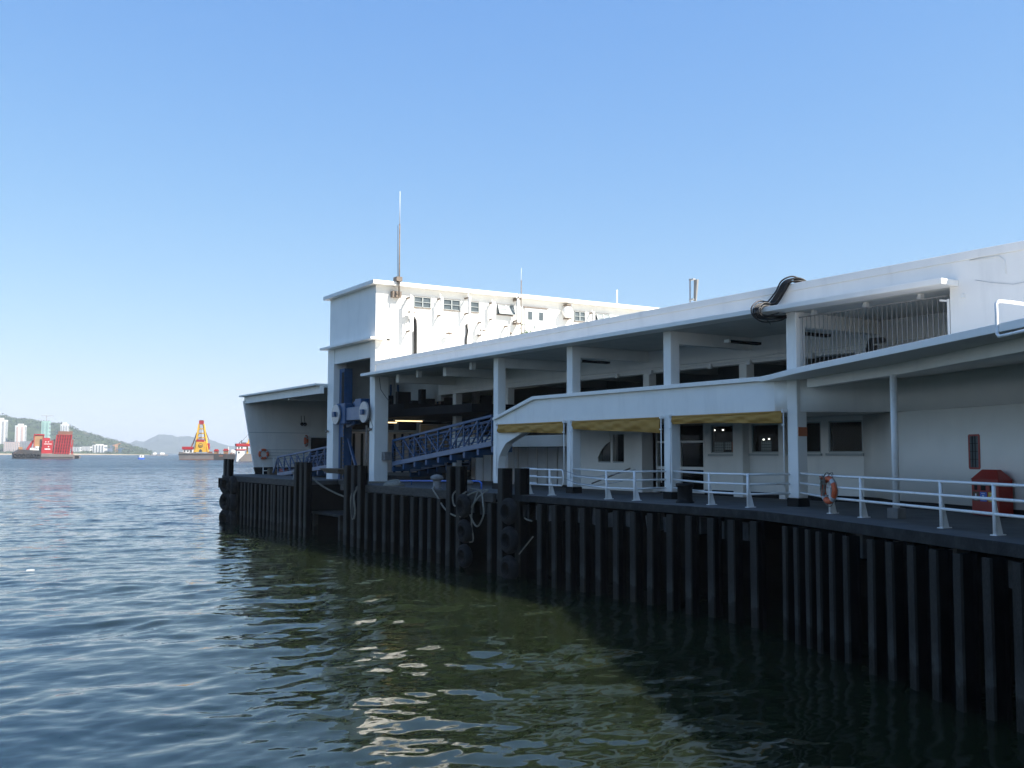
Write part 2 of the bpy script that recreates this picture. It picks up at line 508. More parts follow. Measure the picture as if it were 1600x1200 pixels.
def make_water():
    rng = np.random.default_rng(11)
    ang = np.concatenate([np.arange(-12, 82, 0.115), np.arange(82, 348, 4.0)])
    na = len(ang)
    q = 0.0052
    r = [2.5]
    while r[-1] < 420:
        r.append(r[-1] * (1 + q))
    while r[-1] < 14000:
        r.append(r[-1] * 1.08)
    r = np.array(r)
    A, RR = np.meshgrid(np.radians(ang), r)
    x, y = RR * np.sin(A), RR * np.cos(A)
    fine = (ang < 82)[None, :] & (RR < 400)
    dr = RR * q
    z = np.zeros_like(x)
    main = R(15)                          # ripples run mostly towards and away from the quay wall
    # slow patches of rougher and calmer water
    pa = np.zeros_like(x)
    for k in range(9):
        lam = rng.uniform(6, 22); d = rng.uniform(0, 2 * math.pi)
        pa += np.sin(2 * math.pi / lam * (x * math.sin(d) + y * math.cos(d)) + rng.uniform(0, 6.28))
    pa = 1.0 + 0.22 * np.clip(pa / 2, -2, 2)
    wx = x + 0.25 * np.sin(0.9 * y + 0.4 * x) ; wy = y + 0.25 * np.sin(0.8 * x - 0.5 * y + 1)
    n = 72
    for k in range(n):
        lam = 0.28 * (7.5 / 0.28) ** (k / (n - 1)) * rng.uniform(0.93, 1.07)
        d = main + rng.normal(0, 0.62)
        kk = 2 * math.pi / lam
        slope = 0.0138 * (1.0 if lam < 1.6 else (1.6 / lam) ** 0.7)
        fade = np.clip((lam - 2.2 * dr) / (2.0 * dr + 1e-6), 0, 1)
        z += fade * (slope / kk) * np.sin(kk * (wx * math.sin(d) + wy * math.cos(d)) + rng.uniform(0, 6.28))
    z = z * pa * fine
    # fade displacement to nothing at the rim of the fine part
    z *= np.clip((400 - RR) / 150, 0, 1)
    edge = np.clip(np.minimum(ang + 12, 82 - ang) / 4.0, 0, 1)[None, :]
    z *= edge
    nr = len(r)
    V = np.stack([x, y, z + WATER], -1).reshape(-1, 3)
    i = np.arange(nr - 1)[:, None] * na
    j = np.arange(na)[None, :]
    j2 = (j + 1) % na
    F = np.stack([i + j, i + na + j, i + na + j2, i + j2], -1).reshape(-1, 4)
    me = bpy.data.meshes.new('water')
    me.vertices.add(len(V) + 1)
    V = np.vstack([V, [[0, 0, WATER]]])
    me.vertices.foreach_set('co', V.astype(np.float32).ravel())
    tri = np.stack([np.full(na, len(V) - 1), np.arange(na), (np.arange(na) + 1) % na], -1)
    loops = np.concatenate([F.ravel(), tri.ravel()]).astype(np.int32)
    me.loops.add(len(loops))
    me.loops.foreach_set('vertex_index', loops)
    nf = len(F) + len(tri)
    me.polygons.add(nf)
    st = np.concatenate([np.arange(len(F)) * 4, len(F) * 4 + np.arange(na) * 3]).astype(np.int32)
    me.polygons.foreach_set('loop_start', st)
    me.polygons.foreach_set('use_smooth', np.ones(nf, bool))
    me.update(calc_edges=True)
    me.validate()
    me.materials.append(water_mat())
    o = bpy.data.objects.new('water', me)
    col.objects.link(o)
    # normals up
    if me.polygons[len(F) // 2].normal.z < 0:
        me.flip_normals()
    tag(o, kind='structure')
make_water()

# sea bed far below keeps the ground one sheet out to the horizon
gb = MB().add([(-15000, -15000, -9), (15000, -15000, -9), (15000, 15000, -9), (-15000, 15000, -9)], [(0, 1, 2, 3)])
tag(gb.build('ground', mat('sea_bed', (0.03, 0.035, 0.025), 0.9)), kind='structure')

# ------------------------------------------------------------------ far hills and shore
def hill_mat(name, g1, g2, soil, sc):
    m = bpy.data.materials.new(name)
    m.use_nodes = True
    t = m.node_tree
    N, L = t.nodes, t.links
    b = N['Principled BSDF']
    b.inputs['Roughness'].default_value = 0.9
    b.inputs['Specular IOR Level'].default_value = 0.1
    tc = N.new('ShaderNodeTexCoord')
    n = N.new('ShaderNodeTexNoise'); n.inputs['Scale'].default_value = sc; n.inputs['Detail'].default_value = 10; n.inputs['Roughness'].default_value = 0.7
    L.new(tc.outputs['Object'], n.inputs['Vector'])
    r = N.new('ShaderNodeValToRGB')
    r.color_ramp.elements[0].position = 0.35; r.color_ramp.elements[1].position = 0.65
    r.color_ramp.elements[0].color = (*g1, 1); r.color_ramp.elements[1].color = (*g2, 1)
    L.new(n.outputs['Fac'], r.inputs[0])
    n2 = N.new('ShaderNodeTexNoise'); n2.inputs['Scale'].default_value = sc * 0.35; n2.inputs['Detail'].default_value = 6
    L.new(tc.outputs['Object'], n2.inputs['Vector'])
    r2 = N.new('ShaderNodeValToRGB')
    r2.color_ramp.elements[0].position = 0.60; r2.color_ramp.elements[1].position = 0.68
    r2.color_ramp.elements[0].color = (0, 0, 0, 1); r2.color_ramp.elements[1].color = (0.8, 0.8, 0.8, 1)
    L.new(n2.outputs['Fac'], r2.inputs[0])
    mx = N.new('ShaderNodeMix'); mx.data_type = 'RGBA'
    L.new(r2.outputs[0], mx.inputs[0]); L.new(r.outputs[0], mx.inputs[6]); mx.inputs[7].default_value = (*soil, 1)
    L.new(mx.outputs[2], b.inputs['Base Color'])
    return m

def vnoise(x, y, seed, octs=5):
    rng = np.random.default_rng(seed)
    out = np.zeros_like(x); amp = 1.0; fr = 1.0
    for o in range(octs):
        for k in range(4):
            d = rng.uniform(0, 2 * math.pi)
            out += amp * 0.5 * np.sin(fr * (x * math.cos(d) + y * math.sin(d)) + rng.uniform(0, 6.28))
        amp *= 0.5; fr *= 2.1
    return out

def make_hill(name, prof, d0, dr, d1, mtl, seed, lump, nscale, foot=(0, 0)):
    # ridge profile read at distance dr; the slope falls to the shore at d0 and behind at d1
    px = np.arange(prof[0][0], prof[-1][0] + 0.01, (prof[-1][0] - prof[0][0]) / 240)
    hp = np.interp(px, [p[0] for p in prof], [hgt(p[1], dr, p[0]) for p in prof])
    dd = np.concatenate([np.linspace(d0, dr, 46), np.linspace(dr, d1, 20)[1:]])
    V, F = [], []
    nx, nd = len(px), len(dd)
    s = np.where(dd <= dr, (dd - d0) / (dr - d0), (d1 - dd) / (d1 - dr))
    S, PX = np.meshgrid(s, px, indexing='ij')
    D = np.repeat(dd[:, None], nx, 1)
    la = (PX - 800) / 1580 * D
    X = math.sin(HEAD) * D + math.cos(HEAD) * la
    Yc = math.cos(HEAD) * D - math.sin(HEAD) * la
    nse = vnoise(X / nscale, Yc / nscale, seed)
    fine = vnoise(X / (nscale * 0.09), Yc / (nscale * 0.09), seed + 5, 3)
    sh = np.sin(np.clip(S, 0, 1) * math.pi / 2) ** 1.15
    H = (hp[None, :] - WATER) * sh * (1 + 0.10 * nse * (1 - sh)) + lump * fine * np.clip(S * 3, 0, 1)
    H += 0.05 * (hp[None, :] - WATER) * nse * np.sin(np.clip(S, 0, 1) * math.pi)
    Z = WATER + np.maximum(H, -0.5) - 0.3
    V = np.stack([X, Yc, Z], -1).reshape(-1, 3)
    F = [(i * nx + j, i * nx + j + 1, (i + 1) * nx + j + 1, (i + 1) * nx + j) for i in range(nd - 1) for j in range(nx - 1)]
    mb = MB(); mb.v = [tuple(p) for p in V]; mb.f = F; mb.sm = [True] * len(F)
    o = mb.build(name, mtl)
    return tag(o, kind='structure')
HILL = make_hill('hill', [(-420, 690), (-300, 662), (-160, 648), (-60, 652), (-20, 657), (4, 655), (14, 657), (30, 660), (50, 661), (70, 664), (96, 667), (108, 669),
                   (122, 677), (132, 680), (150, 684), (165, 688), (180, 692), (195, 696), (206, 700), (216, 703), (226, 706), (238, 710), (246, 712)],
          2560, 3300, 4200, hill_mat('wooded_hill', (0.010, 0.022, 0.008), (0.075, 0.10, 0.035), (0.30, 0.22, 0.15), 0.030), 3, 2.6, 160)
make_hill('far_hills', [(150, 712), (190, 704), (205, 696), (214, 692), (226, 693), (236, 688), (249, 681), (260, 681.5), (271, 682), (279, 686), (288, 684), (296, 683.5), (304, 686),
                        (316, 688), (327, 689), (340, 693), (350, 696.5), (360, 699), (372, 700), (400, 704), (430, 709), (470, 712)],
          7200, 8000, 9300, hill_mat('distant_hill', (0.014, 0.022, 0.014), (0.035, 0.045, 0.024), (0.08, 0.07, 0.05), 0.006), 9, 5.0, 420)
# low shore strip: sand and scrub
def shore(name, p0, p1, da, db, z, mtl, seed):
    n = 120
    mb = MB()
    rng = np.random.default_rng(seed)
    fr, bk = [], []
    for i in range(n + 1):
        p = p0 + (p1 - p0) * i / n
        j = rng.normal(0, 4) + 14 * math.sin(i * 0.21)
        t = min(1.0, (n - i) / 20.0)
        x, y = off(p, da + j + (1 - t) * 60); fr.append((x, y))
        x, y = off(p, db); bk.append((x, y, t))
    vs = [(x, y, WATER - 0.8) for x, y in fr] + [(x + (b[0] - x) * .06, y + (b[1] - y) * .06, WATER + z * 0.6 * b[2]) for (x, y), b in zip(fr, bk)] + [(x, y, WATER + z * t) for x, y, t in bk]
    k = n + 1
    fs = [(a * k + i, a * k + i + 1, (a + 1) * k + i + 1, (a + 1) * k + i) for a in range(2) for i in range(n)]
    mb.add(vs, fs, True)
    return tag(mb.build(name, mtl), kind='structure')
shore('beach', -420, 246, 2350, 2660, 3.2, hill_mat('beach_sand', (0.40, 0.30, 0.19), (0.52, 0.42, 0.28), (0.3, 0.25, 0.18), 0.03), 4)
# scrub on the shore, one mass of leaf clumps
def clumps(name, spots, mtl, label=None, kind='stuff', seed=1):
    rng = random.Random(seed)
    mb = MB()
    for (x, y, z, rad, hh, n) in spots:
        for k in range(n):
            a = rng.uniform(0, 6.28); rr = rad * math.sqrt(rng.random()); u = rng.random()
            c = Vector((x + rr * math.cos(a), y + rr * math.sin(a), z + hh * u * (1 - 0.6 * (rr / rad) ** 2)))
            s_ = rng.uniform(0.10, 0.24) * min(rad, hh * 1.2)
            ax = Vector((rng.gauss(0, 1), rng.gauss(0, 1), rng.gauss(0, 1) + .4)).normalized()
            t = ax.orthogonal().normalized() * s_; b_ = ax.cross(t.normalized()) * s_
            mb.add([c - t - b_ * .5, c + t - b_ * .7, c + t * .8 + b_, c - t * .6 + b_ * .8], [(0, 1, 2, 3)])
    o = mb.build(name, mtl)
    return tag(o, label, None, kind=kind)
sp = []
rg = random.Random(5)
for i in range(150):
    p = rg.uniform(-120, 236)
    d = rg.uniform(2520, 2640)
    x, y = off(p, d)
    sp.append((x, y, WATER + 1.8, rg.uniform(6, 14), rg.uniform(4, 9) * (1 if p < 200 else .6), 26))
clumps('shore_trees', sp, mat('shore_scrub', (0.045, 0.075, 0.025), 0.8, 0.5, 0.05), seed=3)
# clumps of wood on the hill give its skyline a broken edge
sp = []
hv = HILL.data.vertices
NX = 241
for i in range(2600):
    r_ = rg.randint(3, 46); c_ = rg.randint(int(NX * .50), NX - 4)
    v = hv[r_ * NX + c_].co
    if v.z < WATER + 6: continue
    sp.append((v.x + rg.uniform(-9, 9), v.y + rg.uniform(-9, 9), v.z - 1.5, rg.uniform(5, 13), rg.uniform(4, 9), 9))
clumps('hill_wood', sp, mat('hill_wood_leaves', (0.034, 0.058, 0.020), 0.8, 0.7, 0.02), seed=8)

# far buildings -----------------------------------------------------------------
fb_white = mat('far_white_render', (0.74, 0.73, 0.70), 0.7, 0.04, 0.05)
fb_pink = mat('far_pink_render', (0.62, 0.46, 0.40), 0.7, 0.06, 0.05)
fb_grey = mat('far_grey_concrete', (0.33, 0.33, 0.34), 0.7, 0.1, 0.05)
fb_net = mat('green_scaffold_net', (0.34, 0.52, 0.44), 0.8, 0.08, 0.06)
fb_netd = mat('green_scaffold_band', (0.20, 0.36, 0.32), 0.8, 0.1, 0.06)
fb_win = mat('far_window_band', (0.16, 0.18, 0.20), 0.4, 0.2, 0.05)
def frame_at(px, depth):                # plan point and rotation so that local +x runs to the right as seen from the quay
    x, y = off(px, depth)
    return x, y, -math.atan2(x, y)
def far_block(name, p0, p1, top, depth, label, cat, wall, win=None, rows=0, cols=0, depth_m=None, roofbox=True, base=None, group=None, turn=0.25):
    x, y, rz = frame_at((p0 + p1) / 2, depth)
    wd = (p1 - p0) / 1580 * depth
    dm = depth_m or wd * 0.8
    wd = wd / (math.cos(turn) + dm / wd * math.sin(turn))
    h = hgt(top, depth, p0) - (WATER + 2.0)
    r = empty(name, (x, y, WATER + 2.0), label, cat, group)
    mb = MB().box(-wd / 2, wd / 2, -dm / 2, dm / 2, 0, h)
    for o_, mb_, n_ in ((r, mb, 'wall'),):
        o = MB(); o.v = [Vector(v) + r.location for v in mb.v]; o.f = mb.f; o.sm = mb.sm
        o.build(n_, wall, r)
    def part(n_, m_, b):
        o = MB(); o.v = [Vector(v) + r.location for v in b.v]; o.f = b.f; o.sm = b.sm
        return o.build(n_, m_, r)
    if win:
        b = MB()
        for c in range(cols):
            cx = -wd / 2 + wd * (c + 0.5) / cols
            b.box(cx - wd / cols * .22, cx + wd / cols * .22, -dm / 2 - 0.6, -dm / 2 + 0.2, h * .06, h * .95)
        part('window_bay', win, b)
        b = MB()
        for k in range(rows):
            z = h * (.06 + .9 * (k + .5) / rows)
            b.box(wd / 2 - .2, wd / 2 + .5, -dm * .4, dm * .4, z - h / rows * .2, z + h / rows * .2)
        part('window_band', fb_win, b)
    if roofbox:
        part('roof_house', wall, MB().box(-wd * .28, wd * .22, -dm * .3, dm * .3, h + .02, h + max(2.0, h * .06)))
    else:
        part('roof', fb_grey, MB().box(-wd / 2 - .4, wd / 2 + .4, -dm / 2 - .4, dm / 2 + .4, h + .02, h + .6))
    r.rotation_euler[2] = rz - turn
    return r
far_block('apartment_tower', -9, 11.5, 659.5, 2700, 'broad white apartment tower at the far left of the distant shore', 'tower', fb_white, fb_grey, 24, 3)
far_block('apartment_tower', 25.5, 41.5, 668, 2700, 'slim white apartment tower with pinkish side standing alone before the green hill', 'tower', fb_white, fb_pink, 20, 2)
far_block('apartment_tower', 95.5, 108, 666, 2900, 'grey striped apartment tower rising behind the raised red barge ramp', 'tower', fb_white, fb_grey, 20, 3)
net = far_block('tower_under_construction', 66, 79, 661, 2700, 'unfinished tower wrapped in pale green netting with a crane on top', 'tower', fb_net, fb_netd, 8, 2, roofbox=False)
tc = empty('tower_crane', (*off(73, 2700), hgt(660, 2700, 73)), 'thin crane standing on top of the green netted tower', 'crane')
o_ = Vector(tc.location)
b = MB().bar(o_ - Vector((0, 0, 3)), o_ + Vector((0, 0, 14)), 2.2, 2.2); b.build('mast', fb_grey, tc)
b = MB().bar(o_ + Vector((-13, 0, 12)), o_ + Vector((17, -3, 12.5)), 1.8, 2.0); b.build('jib', fb_grey, tc)
far_block('low_rise', 9, 34, 694, 2620, 'pinkish low block between the two white towers on the shore', 'building', fb_pink, fb_grey, 5, 8, 30, False)
far_block('low_rise', 34.5, 56, 693, 2640, 'long grey low block behind the stern of the red barge', 'building', fb_grey, fb_win, 4, 8, 30, False)
far_block('warehouse', 110, 130, 701.5, 2620, 'low white warehouse just right of the red barge ramp', 'building', fb_white, fb_win, 2, 7, 30, False)
far_block('warehouse', 130.5, 146, 700.5, 2640, 'middle white warehouse of the shore row with a grey roof', 'building', fb_white, fb_grey, 2, 6, 30, False)
far_block('warehouse', 147, 168, 698, 2610, 'largest white warehouse at the right end of the shore row', 'building', fb_white, fb_win, 2, 4, 34, True)
far_block('shed', 170, 176, 703, 2610, 'small blue shed beside the shore cranes', 'building', M['blue_pale'], None, 0, 0, 12, False)
def dock_crane(px, top, mtl, label):
    x, y = off(px, 2620)
    r = empty('dock_crane', (x, y, WATER + 2), label, 'crane', 'cranes on the far shore')
    o_ = Vector(r.location); h = hgt(top, 2620, px) - WATER - 2
    b = MB()
    for sx, sy in ((-3, -3), (3, -3), (3, 3), (-3, 3)):
        b.bar(o_ + Vector((sx, sy, -1)), o_ + Vector((sx * .6, sy * .6, h * .7)), 1.2, 1.2)
    b.build('leg_frame', mtl, r)
    MB().box(o_.x - 3.5, o_.x + 3.5, o_.y - 3, o_.y + 3, o_.z + h * .7, o_.z + h * .82).build('cabin', mtl, r)
    MB().bar(o_ + Vector((-9, 0, h * .8)), o_ + Vector((10, 0, h)), 1.2, 1.4).build('boom', mtl, r)
fo = mat('crane_orange', (0.55, 0.24, 0.10), 0.5)
dock_crane(176, 697, M['blue_pale'], 'blue dock crane left of the orange one on the distant shore')
dock_crane(183, 695.5, fo, 'orange dock crane on the distant shore')
dock_crane(189, 703, M['blue'], 'short blue dock crane right of the orange one on the distant shore')
# ------------------------------------------------------------------ pier deck
deck_edge = [(22.4, 75.6), (20.6, 72.0), (20.6, 55.7), (22.6, 55.7), (22.6, 50.1), (20.6, 50.1), (20.6, 20.3), (19.9, 18.25), (16.9, 10.38), (12.6, -1), (8.6, -12), (6, -20)]
b = MB().prism(deck_edge + [(46, -20), (46, 75.6)], -1.80, DECK)
tag(b.build('pier_deck', 'deck', bevel=0.0), kind='structure')
# the dark edge beam along the deck
root = empty('edge_beam', (20.6, 35, -1.7), 'dark tarred concrete edge beam along the railed deck above the steel piles', 'beam')
def outset(line, d):
    P = [Vector(p) for p in line]; out = []
    for i in range(len(P)):
        a, c = P[max(i - 1, 0)], P[min(i + 1, len(P) - 1)]
        t = (c - a).normalized()
        out.append(tuple(P[i] + Vector((t.y, -t.x)) * d))
    return out
near_line = [(20.6, 34.4), (20.6, 28), (20.6, 20.3), (19.9, 18.25), (16.9, 10.38), (12.6, -1), (8.6, -12), (6, -20)]
outer = [(x - 0.03, y) for x, y in near_line]
b = MB().strip(outer, 0.028, -1.80, -1.555)
b.build('beam_face', 'tar', root, bevel=0.02)
root = empty('edge_beam', (20.6, 42, -1.7), 'weathered timber topped edge beam of the mooring berth between the two groups of tall piles', 'beam')
MB().box(20.46, 20.598, 34.4, 50.1, -1.92, -1.55).build('beam_face', 'timberdark', root, bevel=0.02)
root = empty('edge_beam', (20.6, 65, -1.7), 'weathered timber topped edge beam at the far end of the pier below the orange lifebuoy', 'beam')
MB().box(20.46, 20.598, 55.7, 72.0, -1.92, -1.55).build('beam_face', 'timberdark', root, bevel=0.02)

# cross beams under the deck, and dark walls added to block far-side light
root = empty('beams_and_light_block', (27, 30, WATER), 'concrete beams under the pier deck with added dark walls that block light', 'wall')
MB().strip([(28, 75), (28, 24), (25, 12), (16, -20)], 0.5, -7.5, -1.805).build('light_block_wall', 'underdeck', root)
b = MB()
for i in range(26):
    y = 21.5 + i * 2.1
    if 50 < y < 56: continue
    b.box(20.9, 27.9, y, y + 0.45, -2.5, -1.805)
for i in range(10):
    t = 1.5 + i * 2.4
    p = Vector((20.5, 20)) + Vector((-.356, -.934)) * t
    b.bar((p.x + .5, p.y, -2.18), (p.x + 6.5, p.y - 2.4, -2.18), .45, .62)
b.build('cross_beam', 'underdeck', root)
MB().box(20.75, 28, 55.9, 56.1, -7, -1.805).box(22.7, 28, 50.0, 50.2, -7, -1.805).build('light_block_return', 'underdeck', root)  # added wall closing the bright gap beside the recess
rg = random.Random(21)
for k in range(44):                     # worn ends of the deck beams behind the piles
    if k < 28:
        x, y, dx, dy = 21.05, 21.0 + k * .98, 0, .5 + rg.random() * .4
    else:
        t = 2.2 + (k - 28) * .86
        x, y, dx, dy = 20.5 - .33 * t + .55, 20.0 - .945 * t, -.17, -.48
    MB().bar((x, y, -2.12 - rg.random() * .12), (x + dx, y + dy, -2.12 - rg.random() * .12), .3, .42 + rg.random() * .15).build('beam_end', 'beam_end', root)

# ------------------------------------------------------------------ the pier building
XF = 23.4                                     # plane of the front columns
pier = empty('ferry_pier', (XF, 40, DECK), 'long white two-storey ferry pier building with flat roofs, open upper deck and raised end block', 'building')
def P(name, mb, m, bevel=0.0, parent=None):
    return mb.build(name, m, parent or pier, bevel)
# --- roof
P('eave', MB().box(22.7, XF - .003, 15.9, 52.85, 4.34, 4.49), 'white', .008)
P('roof_slab', MB().box(XF + .003, 46, 16.0, 52.38, 4.34, 4.62), 'soffit')
P('parapet', MB().box(XF, 23.62, -20, 52.3, 4.625, 4.975).box(XF, 23.62, 16.15, 52.3, 4.343, 4.625).box(XF, 23.62, -20, 16.15, 2.43, 4.625), 'white')
P('coping', MB().box(XF - .035, 23.66, -20, 52.34, 4.978, 5.2), 'white', .012)
P('roof_conduit', MB().tube([(XF - .02, 15.55, 4.95), (XF - .02, 14.75, 4.93), (XF - .02, 14.6, 4.8), (XF - .02, 14.58, 4.45)], .010, 6), 'white_metal')
P('loose_wire', MB().tube([(XF - .02, 15.4, 4.42), (XF - .03, 15.0, 4.3), (XF - .03, 14.4, 4.17), (XF - .03, 13.8, 4.2), (XF - .03, 13.2, 4.3), (XF - .03, 12.6, 4.33)], .005, 5), 'steel')
P('junction_box', MB().box(XF - .06, XF - .003, 15.72, 15.8, 4.02, 4.1), 'white_metal')
# --- front columns through both storeys
for y in (21.4, 27.16, 33.15, 38.95):
    ztop = 4.337
    c = P('column', MB().box(XF + .002, XF + .42, y, y + .40, DECK + .25, ztop), 'white', .025)
    P('plinth', MB().box(XF - .03, XF + .45, y - .03, y + .43, DECK, DECK + .247), 'black', .01, parent=c)
# inner row, upper storey
for y in (22.1, 27.5, 33.2, 38.9, 44.6, 50.2):
    P('column', MB().box(27.4, 27.8, y, y + .4, 1.552 if y < 40 else DECK, 3.398), 'white', .02)
for x, y in ((30.9, 54.2), (33, 47)):
    P('column', MB().box(x, x + .4, y, y + .4, DECK, 4.3), 'white', .02)
b = MB()
for y in (21.42, 27.18, 33.17, 38.97, 44.7, 50.2):
    P('cross_beam', MB().box(XF + .43, 27.38, y + .02, y + .36, 3.88, 4.337), 'white', .015)
P('long_beam', MB().box(27.4, 27.8, 16.5, 52.35, 3.40, 4.337), 'white', .015)
b = MB()
for y in (24.3, 30.2, 36.0, 41.8, 47.5):
    P('ceiling_beam', MB().box(27.81, 45, y, y + .3, 3.8, 4.336), 'soffit')
    if y > 40: P('beam_stub', MB().box(XF + .25, 23.9, y, y + .22, 4.0, 4.336), 'white', .01)
# pipework and clips along the inner beam
b = MB()
for z, a in ((3.50, 0), (3.62, .05)):
    pts = [(27.36 - a * .4, 17 + i * 1.1, z + .025 * math.sin(i * 2.3 + a * 50)) for i in range(32)]
    b.tube(pts, .018, 6)
for y in (21.9, 24.2, 27.2, 29.3, 32.9, 35.2, 38.6):
    b.box(27.26, 27.38, y, y + .16, 3.33, 3.52)
P('pipework', b, 'white_metal')
b = MB()
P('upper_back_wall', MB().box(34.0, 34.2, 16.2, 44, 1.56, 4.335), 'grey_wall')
b = MB()
for y in np.arange(17, 43.5, 2.2):
    b.box(33.93, 33.995, y, y + 1.5, 2.3, 3.4)
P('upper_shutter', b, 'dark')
# battens carrying strip lights, unlit
for x, y0, y1 in ((25.85, 34.9, 35.0), (25.75, 25.9, 26.0), (25.9, 22.9, 23.0)):
    c = P('strip_light', MB().box(x - .75, x + .75, y0 - .06, y1 + .06, 3.90, 3.99), 'dark')
    P('end_cap', MB().box(x - .84, x - .752, y0 - .07, y1 + .07, 3.89, 4.0), 'white_metal', parent=c)
# --- first floor
P('upper_floor', MB().prism([(XF + .27, 39.1), (34, 39.1), (34, 14), (26.3, 14), (26.3, 20.6), (24.8, 21.3), (XF + .27, 22.2)], 1.285, 1.55), 'soffit')
wall_poly = [(39.12, 1.28), (39.12, 1.50), (35.9, 2.285), (22.3, 2.285), (22.3, 1.28)]
P('balcony_wall', MB().xprism(wall_poly, XF - .004, XF + .25), 'white')
cl = [(XF - .004, 22.3), (23.42, 21.9), (23.50, 21.5), (23.68, 21.12), (23.98, 20.80), (24.4, 20.52), (24.9, 20.25), (25.3, 19.98), (25.55, 19.6), (25.62, 19.1), (25.52, 18.55), (25.3, 17.9), (24.86, 16.9), (24.2, 15.2), (23.4, 13.2), (21.9, 9.6), (18.0, 0), (14, -10), (10, -20)]
P('curved_wall', MB().strip(cl, .25, 1.28, 2.262, True), 'white')
# balcony coping runs on as the rim of the canopy
b = MB()
b.xprism([(39.2, 1.50), (39.2, 1.62), (35.93, 2.43), (22.8, 2.43), (22.8, 2.29), (35.88, 2.29)], XF - .13, XF + .28)
P('balcony_coping', b, 'white', .01)
rim = [(XF - .13, 22.797), (22.95, 22.1), (22.3, 20.95), (21.58, 19.62), (20.4, 17.15), (19.19, 14.62), (17.48, 11.1), (15.8, 7.6), (12, -.5), (8, -9), (4, -17)]
P('canopy', MB().prism(rim + [(22, -17), (26.5, 14), (26.5, 21.2), (XF + .28, 22.797)], 2.265, 2.43), 'white', .01)
P('canopy_beam', MB().strip([(23.35, 20.95), (21.35, 16.29), (18.51, 11.22), (15.5, 5.3), (9, -8)], .28, 1.98, 2.262), 'white', .01)
P('canopy_drain_pipe', MB().tube([(18.2, 10.85, 2.80), (17.75, 11.0, 2.84), (17.52, 11.08, 2.85), (17.46, 11.1, 2.80), (17.46, 11.1, 2.55), (17.46, 11.1, 2.24), (17.43, 11.04, 2.18), (17.2, 10.7, 2.17), (16.3, 9.2, 2.17)], .032, 10), 'white_metal')
# --- slim pole under the canopy
c = P('canopy_post', MB().lathe([(.085, DECK + .25), (.085, 1.978)], (21.25, 16.3, 0), 20), 'white_metal')
P('post_base', MB().box(21.09, 21.41, 16.14, 16.46, DECK, DECK + .26), 'concrete', .02, parent=c)
# --- security grille in the upper opening next to the near column
g = P('security_grille', MB().box(XF + .12, XF + .16, 16.3, 21.38, 2.5, 2.54).box(XF + .12, XF + .16, 16.3, 21.38, 4.14, 4.17), 'bar_grey')
b = MB()
for i in range(31):
    y = 16.45 + i * .16
    b.tube([(XF + .14, y, 2.54), (XF + .14, y, 4.14)], .012, 6)
P('bars', b, 'bar_grey', parent=g)
P('end_frame', MB().bar((XF + .08, 16.24, 2.44), (XF + .08, 16.24, 4.05), .07, .07).bar((XF + .08, 16.24, 4.0), (XF + .08, 16.5, 4.05), .05, .05), 'white_metal', parent=g)
b = MB()
for y in (17.2, 19.0, 20.9):
    P('spotlight', MB().box(XF + .25, XF + .4, y, y + .1, 4.20, 4.338).lathe([(.05, -.08), (.02, 0)], (XF + .32, y + .14, 4.3), 10), 'white_metal')
P('air_duct', MB().tube([(29, 22, 3.9), (26.2, 20.9, 3.55), (25.4, 20.3, 3.3), (24.9, 19.6, 2.9), (24.6, 19.0, 2.45)], .10, 10).tube([(29, 22.3, 3.75), (26.4, 21.2, 3.35), (25.6, 20.5, 3.0), (25.1, 19.8, 2.5)], .06, 8), 'cable')
P('cabin_wall', MB().box(28.0, 28.2, 16.5, 22.0, 1.56, 3.3), 'soffit')
# --- lower curved wall and window wall
low = [(27.1, 22.0), (27.05, 21.6), (26.85, 21.2), (26.5, 20.75), (26.0, 20.1), (25.72, 19.55), (25.58, 18.9), (25.36, 18.0), (24.9, 16.9), (24.23, 15.2), (23.43, 13.2), (21.93, 9.6), (18.03, 0), (14, -10), (10, -20)]
P('curved_lower_wall', MB().strip(low, .2, DECK + .2, 1.278, True), 'white')
P('wall_skirting', MB().strip([(x - .025, y - .01) for x, y in low], .22, DECK, DECK + .197), 'black')
def wall_open(y0, y1, z0, z1, x0, x1, ops):
    mb = MB(); y = y0
    for a, c, zb, zt in sorted(ops):
        if a > y: mb.box(x0, x1, y, a, z0, z1)
        if zb > z0: mb.box(x0, x1, a, c, z0, zb)
        if zt < z1: mb.box(x0, x1, a, c, zt, z1)
        y = c
    if y < y1: mb.box(x0, x1, y, y1, z0, z1)
    return mb
wins = [(22.02, 23.43, .06, 1.12), (23.75, 25.15, .05, 1.12), (25.55, 27.0, .05, 1.10), (27.7, 29.17, .03, 1.12)]
P('window_wall', wall_open(22.0, 33.0, DECK + .2, 1.28, 27.1, 27.3, wins + [(29.52, 32.4, DECK + .2, 1.2)]), 'white')
P('wall_skirting', MB().box(27.07, 27.3, 22.0, 29.5, DECK, DECK + .197), 'black')
P('pilaster', MB().box(26.75, 27.098, 27.1, 27.6, DECK, 1.278), 'white', .01)
P('pilaster', MB().box(26.9, 27.098, 25.2, 25.5, DECK, 1.278), 'white', .01)
P('room_shell', MB().box(31, 31.2, 21.5, 40, DECK, 1.28).box(27.32, 31, 21.3, 21.5, DECK, 1.28).box(27.31, 30.98, 21.5, 40, DECK + .002, DECK + .02), 'dark')
